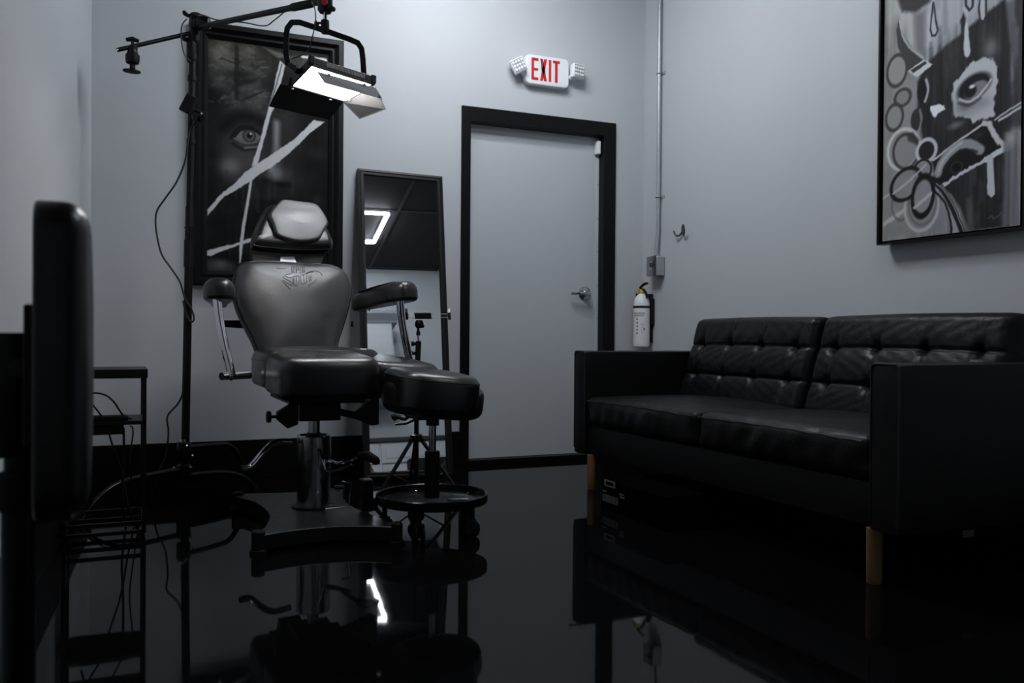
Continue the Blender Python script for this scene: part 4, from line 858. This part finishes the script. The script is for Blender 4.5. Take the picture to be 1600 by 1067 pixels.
hb = MB().lathe([(.030, .09), (.032, .10), (.032, .165), (.026, .17)], (LX0, LY0, 0), seg=20).lathe([(.028, .19), (.031, .195), (.031, .265), (.026, .275)], (LX0, LY0, 0), seg=20).build('base_hub', M_blackg, ls)
MB().lathe([(.021, 0), (.021, .012)], (LX0, LY0, .275), seg=18).build('hub_ring', M_chrome, ls)
for p in (at(292, 697, Y=LY0-.03), at(301, 712, Y=LY0-.03), at(272, 731, Y=LY0-.04), at(298, 730, Y=LY0-.03)):
    MB().lathe([(.006, 0), (.006, .004), (.003, .006)], p, (0, -1, 0), 10).build('hub_bolt', M_chrome, ls)
for (zz, tgt) in ((.245, at(392, 764, Z=.0)), (.150, Vector((-.14, 3.99, 0))), (.115, Vector((.62, 4.52, 0)))):
    b = Vector((LX0, LY0, zz)); d = (Vector((tgt.x, tgt.y, 0))-Vector((LX0, LY0, 0))); L = d.length; d.normalize()
    lg = MB().tube(catmull([b+d*.02, b+d*(L*.45)+Vector((0, 0, -.004)), b+d*(L*.68)+Vector((0, 0, -.02)), Vector((LX0, LY0, 0))+d*(L*.86)+Vector((0, 0, zz*.55)), Vector((LX0, LY0, 0))+d*(L*.98)+Vector((0, 0, zz*.12)), Vector((LX0, LY0, 0))+d*L+Vector((0, 0, .013))], 6), .0125, 12).build('leg', M_blackg, ls)
    MB().lathe([(.017, 0), (.018, .01), (.014, .022)], Vector((LX0, LY0, 0))+d*L, seg=14).build('rubber_foot', M_rubber, lg)
# grip heads
def knob(c, d, name, par, s=1):
    c = Vector(c); d = Vector(d).normalized(); a, b, _ = frame_axes(d)
    if abs(b.x) > abs(a.x) and abs(d.z) > .8: a = b
    m = MB().tube([c, c+d*.022*s], .006*s, 10); m.tube([c+d*.024*s-a*.024*s, c+d*.030*s, c+d*.024*s+a*.024*s], [.007*s, .010*s, .007*s], 10); return m.build(name, M_rubber, par)
gh = MB().lathe([(.024, -.035), (.030, -.028), (.030, .03), (.024, .036)], at(306, 34, Y=LY0), upv, 20).lathe([(.026, -.01), (.032, 0), (.032, .035), (.026, .045)], at(312, 36, Y=LY0-.02), rgt, 20).build('grip_head', M_blackg, ls)
knob(at(299, 26, Y=LY0-.01), -rgt+upv*.5, 'grip_knob', gh, 1.1)
gh2 = MB().lathe([(.020, -.03), (.024, -.02), (.024, .02), (.020, .03)], at(303, 56, Y=LY0), upv, 20).build('lower_grip_head', M_black, ls)
knob(at(298, 60, Y=LY0-.02), -rgt-upv*.1, 'grip_knob', gh2, 1.0)
MB().lathe([(.018, -.05), (.021, -.045), (.021, .045), (.016, .05)], at(299, 80, Y=LY0), upv, 16).build('collar', M_black, ls)
# boom to the LED panel
LT0 = 3.30
boom0 = at(313, 42, Y=LY0-.03); boom1 = at(508, 1, t=3.42)
MB().tube([boom0.lerp(boom1, -.04), boom1], .0125, 14).build('boom_arm', M_black, ls)
MB().tube([boom0.lerp(boom1, .76), boom0.lerp(boom1, .78), boom0.lerp(boom1, .90), boom0.lerp(boom1, .92)], [.013, .0165, .0165, .013], 14).build('boom_grip', M_rubber, ls)
hh = MB().lathe([(.022, -.03), (.029, -.02), (.029, .022), (.022, .03)], at(508, 8, t=3.42), upv, 20).build('boom_head', M_blackg, ls)
knob(at(512, 12, t=3.40), rgt-upv*.2, 'grip_knob', hh, .8)
MB().lathe([(.012, 0), (.012, .006)], at(507, 3, t=3.38), -fwd, 14).build('red_lock', M_red, hh)
# short arm to the left with a ball head
b0 = at(301, 51, Y=LY0); b1 = at(184, 78, Y=LY0-.10)
MB().rod(b0, b1, .0095, 14).build('side_arm', M_black, ls)
MB().rod(b1, b1+(b1-b0).normalized()*.008, .008, 12).build('arm_tip', M_chrome, ls)
bh = at(207, 79, Y=LY0-.082)
bl = MB().lathe([(.018, -.060), (.027, -.056), (.030, -.040), (.030, -.022), (.024, -.014), (.020, .0), (.022, .010), (.018, .018)], bh, upv, 22).build('ball_head', M_black, ls)
MB().lathe([(.006, -.085), (.012, -.080), (.012, -.056)], bh, upv, 14).build('ball_stem', M_black, bl)
MB().lathe([(.030, -.096), (.037, -.093), (.037, -.086), (.030, -.083)], bh, (upv+rgt*.08-fwd*.1), 24).build('mount_disc', M_rubber, bl)
knob(bh+upv*.018, upv, 'wing_knob', bl, 1.1)
# power brick strapped to the pole
RB = axes(at(295, 163, Y=LY0-.045), (rgt*.88+upv*-.47).normalized(), (rgt*.47+upv*.88).normalized(), -fwd)
pb = thing('power_brick', 'small black power brick strapped high on the light stand pole', 'power adapter', tuple(at(295, 163, Y=LY0-.03)))
MB().box((-.026, -.042, -.016), (.026, .042, .016), RB).build('brick_body', M_rubber, pb, bevel=.004)
MB().lathe([(.020, -.02), (.026, -.012), (.026, .014), (.020, .022)], at(309, 181, Y=LY0-.055), (rgt+upv*-.5), 18).build('brick_socket', M_blackg, pb)
# cables
def cable(name, label, pts, Y, r=.0042, n=6, part=None):
    P = [at(x, y, Y=(Y if not isinstance(Y, (list, tuple)) else Y[i])) for i, (x, y) in enumerate(pts)]
    if part is not None: return MB().tube(catmull(P, n), r, 8).build(name, M_cable, part)
    return tag(MB().tube(catmull(P, n), r, 8).build(name, M_cable), label, 'cable')
cable('power_cable', 'thin black cable looping out from the light stand pole against the wall', [(306, 190), (297, 205), (293, 226), (289, 252), (276, 284), (258, 310), (246, 328), (243, 346), (246, 372), (253, 398), (268, 420), (281, 440), (286, 456), (291, 470), (300, 485), (303, 498), (298, 503), (290, 488), (286, 470)], LY0-.028)
cable('power_cable', 'thin black cable dropping from the stand pole to the floor', [(286, 600), (285, 616), (277, 632), (264, 646), (261, 656), (263, 672), (262, 692), (258, 716), (246, 742), (238, 776)], [LY0-.022]*4+[LY0-.03]*6)
cable('lamp_cable', 'short black cable drooping under the upper boom arm', [(297, 28), (303, 22), (318, 24), (334, 30), (352, 33), (380, 35), (413, 40.5), (428, 32), (450, 14)], [4.32, 4.31, 4.25, 4.18, 4.1, 4.0, 3.86, 3.8, 3.7], .0028, part=ls)
cable('lamp_cable', 'thin cable hanging from the boom head to the lamp back', [(487, 4), (492, 14), (493, 34), (488, 58), (483, 76), (474, 85), (456, 92)], [3.35, 3.33, 3.32, 3.33, 3.36, 3.42, 3.45], .0022, part=ls)
cable('lamp_cable', 'thin cable bowing out beside the top of the stand', [(292, 30), (285, 38), (283, 52), (285, 74), (290, 88), (299, 96)], LY0-.03, .0028, part=ls)

# ------------------------------------------------------------------ LED panel
P1, P2, P4 = at(485, 99, t=3.300), at(585, 130, t=3.450), at(438, 129, t=3.440)
lu = (P2-P1); LW = lu.length; lu.normalize(); lv = (P4-P1); lv = lv-lu*lv.dot(lu); LHt = lv.length; lv.normalize()
ln = lu.cross(lv); 
if ln.z > 0: ln = -ln          # face points down
lp_ = thing('led_panel', 'lit LED panel lamp with folding barn doors hanging above the chair', 'lamp', tuple(P1))
MLp = axes(P1, lu, lv, ln)
MB().box((0, 0, -.030), (LW, LHt, -.002), MLp).build('housing', M_black, lp_, bevel=.004)
MB().box((.008, .008, -.002), (LW-.008, LHt-.008, .0005), MLp).build('led_face', M_led, lp_, smooth=False)
n = 22
for k in range(1, n):
    x = .010+(LW-.02)*k/n
    MB().box((x-.0006, .010, .0006), (x+.0006, LHt-.010, .0016), MLp).build('diffuser_rib', M_ledline, lp_, smooth=False)
for a, b in (((0, 0), (LW, .009)), ((0, LHt-.009), (LW, LHt)), ((0, 0), (.009, LHt)), ((LW-.009, 0), (LW, LHt))):
    MB().box((a[0], a[1], -.004), (b[0], b[1], .006), MLp).build('bezel', M_black, lp_, smooth=False)
for k in range(26):
    x = LW*.25+LW*.60*k/26; MB().box((x, -.001, -.024), (x+.003, .001, -.008), MLp).build('vent_slot', mat('vent_pale', (.25, .25, .25), .5), lp_, smooth=False)
for cx, cyy in ((0, 0), (LW, 0), (0, LHt), (LW, LHt)):
    MB().box((cx-.014 if cx else -.006, (cyy-.014 if cyy else -.006), -.032), ((cx+.006) if cx else .014, (cyy+.006) if cyy else .014, .002), MLp).build('corner_guard', M_rubber, lp_, bevel=.003)
def barn(p, du, dn, wdt, ln_, m, taper=.03, name='barn_door'):
    """flap hinged at p along du (width wdt), reaching along dn"""
    Mq = axes(p, du, dn, Vector(du).cross(dn).normalized())
    o = MB().prism([(0, 0), (wdt, 0), (wdt+taper, ln_-.012), (wdt+taper-.012, ln_), (-taper+.012, ln_), (-taper, ln_-.012)], -.0008, .0008, Mq).build(name, m, lp_, smooth=False)
    for x in (.25, .75): MB().lathe([(.007, -.004), (.007, .004)], Mq @ Vector((wdt*x, .004, 0)), Mq.to_3x3() @ Vector((0, 0, 1)), 10).build('hinge', M_steel, o)
    return o
def W_(x, y, z): return MLp @ Vector((x, y, z))
nrm = ln
def flap(name, P, m, hole=None):
    P = [Vector(p) for p in P]; nn = (P[1]-P[0]).cross(P[3]-P[0]).normalized()*.0008; mb = MB()
    def bi(u, v): return (P[0]*(1-u)+P[1]*u)*(1-v)+(P[3]*(1-u)+P[2]*u)*v
    def quad(u0, u1, v0, v1):
        q4 = [bi(u0, v0), bi(u1, v0), bi(u1, v1), bi(u0, v1)]; vs = [p-nn for p in q4]+[p+nn for p in q4]
        mb.add(vs, [(3, 2, 1, 0), (4, 5, 6, 7), (0, 1, 5, 4), (1, 2, 6, 5), (2, 3, 7, 6), (3, 0, 4, 7)])
    if hole:
        a, b, c_, d = hole; quad(0, 1, 0, c_); quad(0, 1, d, 1); quad(0, a, c_, d); quad(b, 1, c_, d)
    else: quad(0, 1, 0, 1)
    o = mb.build(name, m, lp_, smooth=False)
    for k in (.2, .8): MB().lathe([(.006, -.004), (.006, .004)], bi(k, .03), nn.normalized(), 10).build('hinge', M_steel, o)
    return o
P3 = P2+P4-P1
flap('barn_door', [P4+ln*.006, P3+ln*.006, at(514, 187, t=3.775), at(420, 166, t=3.65)], M_door_in)
flap('barn_door', [P3+ln*.006, P2+ln*.006, at(603, 171, t=3.42), at(562, 186, t=3.57)], M_doorg)
flap('barn_door', [at(494, 111, t=3.30), at(587, 137, t=3.43), at(598, 155, t=3.45), at(507, 130, t=3.33)], M_frost)
# yoke
yk = [W_(-.012, LHt*.5, -.016), at(450, 100, t=3.40), at(447, 84, t=3.40), at(447.5, 55, t=3.40), at(449, 44, t=3.40), at(456, 35, t=3.395), at(468, 35, t=3.39), at(505, 47, t=3.39), at(545, 61, t=3.40), at(559, 67, t=3.41), at(565, 76, t=3.42), at(567, 92, t=3.43), at(569, 122, t=3.45), W_(LW+.012, LHt*.5, -.016)]
m = MB()
for a, b in zip(yk[:-1], yk[1:]):
    d = (b-a); Ld = d.length; d.normalize(); nn = (fwd-d*fwd.dot(d)).normalized(); ss = d.cross(nn)
    m.box((-.004, -.0105, -.003), (Ld+.004, .0105, .003), axes(a, d, ss, nn))
m.build('yoke', M_black, lp_, bevel=.001)
MB().tube([W_(-.02, LHt*.5, -.016), W_(.004, LHt*.5, -.016)], .014, 14).tube([W_(LW+.02, LHt*.5, -.016), W_(LW-.004, LHt*.5, -.016)], .014, 14).build('pivot_knob', M_rubber, lp_)
MB().lathe([(.014, -.03), (.016, -.025), (.016, .018), (.012, .022)], at(508, 40, t=3.40), upv, 18).build('yoke_socket', M_black, lp_)
MB().rod(at(508, 34, t=3.40), at(508, 16, t=3.41), .0065, 12).build('stud', M_chrome, lp_)
knob(at(502, 36, t=3.39), -rgt, 'socket_knob', lp_, .7)

# ------------------------------------------------------------------ small rack on the left
RX0, RX1, RY0, RY1 = -.188, .098, 3.61, 3.90
rk = thing('metal_rack', 'low black metal rack with open shelves in the left corner', 'rack', ((RX0+RX1)/2, (RY0+RY1)/2, 0))
b_ = .014
for x in (RX0, RX1-b_):
    for y in (RY0, RY1-b_):
        MB().box((x, y, .022), (x+b_, y+b_, .615)).build('post', M_black, rk, smooth=False, bevel=.001)
        MB().lathe([(.009, 0), (.010, .003), (.006, .024)], (x+b_/2+(.018 if x == RX0 else -.018), y+b_/2, 0), seg=10).build('foot', M_rubber, rk)
MB().box((RX0-.004, RY0-.004, .606), (RX1+.004, RY1+.004, .640)).build('top_shelf', M_black, rk, smooth=False, bevel=.002)
MB().box((RX0, RY0, .432), (RX1, RY1, .446)).build('shelf', M_black, rk, smooth=False, bevel=.001)
for z in (.022, .056):
    for lo, hi in (((RX0, RY0), (RX1, RY0+b_)), ((RX0, RY1-b_), (RX1, RY1)), ((RX0, RY0), (RX0+b_, RY1)), ((RX1-b_, RY0), (RX1, RY1))):
        MB().box((lo[0], lo[1], z), (hi[0], hi[1], z+.013)).build('rail', M_black, rk, smooth=False)
ps = thing('power_strip', 'flat black power strip resting on the rack shelf', 'power strip', (-.05, 3.7, .446))
MB().box((-.16, 3.64, .4465), (.035, 3.72, .462)).build('strip_body', M_rubber, ps, bevel=.004)
tag(MB().box((-.17, 3.63, .395), (.02, 3.80, .4315)).build('charger_box', M_rubber, bevel=.006), 'black charger box fixed under the rack shelf', 'charger')
def cab2(label, P, r=.0035): tag(MB().tube(catmull(P, 6), r, 8).build('power_cable', M_cable), label, 'cable')
cab2('black cable arching over the rack shelf', [at(206, 655, Y=3.68), at(192, 648, Y=3.67), at(186, 640, Y=3.66), at(178, 628, Y=3.65), at(166, 618, Y=3.65), at(150, 614, Y=3.65), at(136, 618, Y=3.66), at(128, 640, Y=3.68)])
cab2('short black cable slanting down onto the rack shelf', [at(159, 650, Y=3.68), at(151, 640, Y=3.67), at(141, 627, Y=3.66), at(132, 612, Y=3.65), at(126, 600, Y=3.65)])
cab2('black cable hanging under the rack shelf and trailing to the floor', [at(169, 671, Y=3.74), at(174, 690, Y=3.74), at(183, 715, Y=3.74), at(192, 745, Y=3.76), at(200, 790, Y=3.78), (.06, 3.86, .004)])
cab2('thick black cable hanging straight below the rack shelf', [at(193, 668, Y=3.76), at(193.5, 690, Y=3.76), at(193, 730, Y=3.78), at(191, 780, Y=3.8), (.03, 3.88, .005)], .0045)
cab2('black cable curling off the end of the rack shelf', [at(203, 666, Y=3.78), at(207, 668, Y=3.78), at(207.5, 680, Y=3.78), at(205, 700, Y=3.78), at(204, 740, Y=3.8), (.08, 3.93, .004)], .003)

# ------------------------------------------------------------------ padded armrest stand close to the camera
AT = 1.20
af = thing('armrest_stand', 'blurred black padded armrest on a stand close by at left', 'armrest stand', tuple(Vector((at(28, 565, t=AT).x, at(28, 565, t=AT).y, 0))))
pcx = at(103, 565, t=AT)
MP = axes((pcx.x, pcx.y, at(103, 805, t=AT).z), (0, 1, 0), (0, 0, 1), (1, 0, 0))   # u along Y, v up, n toward +X
zt = at(103, 322, t=AT).z-at(103, 805, t=AT).z
MB().pillow(rrect(-.09, .09, 0, zt, .045), -.034, .030, .032, .004, MP, rb=.006, nr=6).build('pad', M_leather, af, angle=80)
MB().box((-.06, .10, -.046), (.06, zt-.135, -.034), MP).build('pad_plate', M_black, af, bevel=.003)
def a_(x, y, t=AT): return at(x, y, t=t)
MB().tube([a_(20, 520), a_(20, 540), a_(20, 600), a_(20, 690), a_(24, 712)], [.030, .040, .042, .036, .022], 20).build('tilt_joint', M_black, af, angle=60)
MB().tube([a_(66, 560), a_(20, 560)], .030, 18).build('joint_arm', M_black, af)
MB().lathe([(.012, 0), (.012, .006), (.006, .008)], a_(31, 575, AT-.045), -fwd, 14).build('joint_bolt', M_rubber, af)
MB().tube([a_(29, 705), a_(29, 750)], .018, 18).build('neck', M_black, af)
MB().tube([a_(30, 735), a_(30, 742), a_(30, 790), a_(30, 800)], [.022, .027, .027, .022], 20).build('height_lock', M_rubber, af)
pb_ = a_(29, 795)
MB().tube([(pb_.x, pb_.y, pb_.z), (pb_.x, pb_.y, .05)], .0215, 20).build('post', M_blackg, af)
for a in (75, 345, 265):
    d = Vector((math.cos(math.radians(a)), math.sin(math.radians(a)), 0)); o_ = Vector((pb_.x, pb_.y, 0)); L = .2
    MB().tube([o_+Vector((0, 0, .06)), o_+d*L+Vector((0, 0, .02))], .015, 10).build('foot', M_black, af)
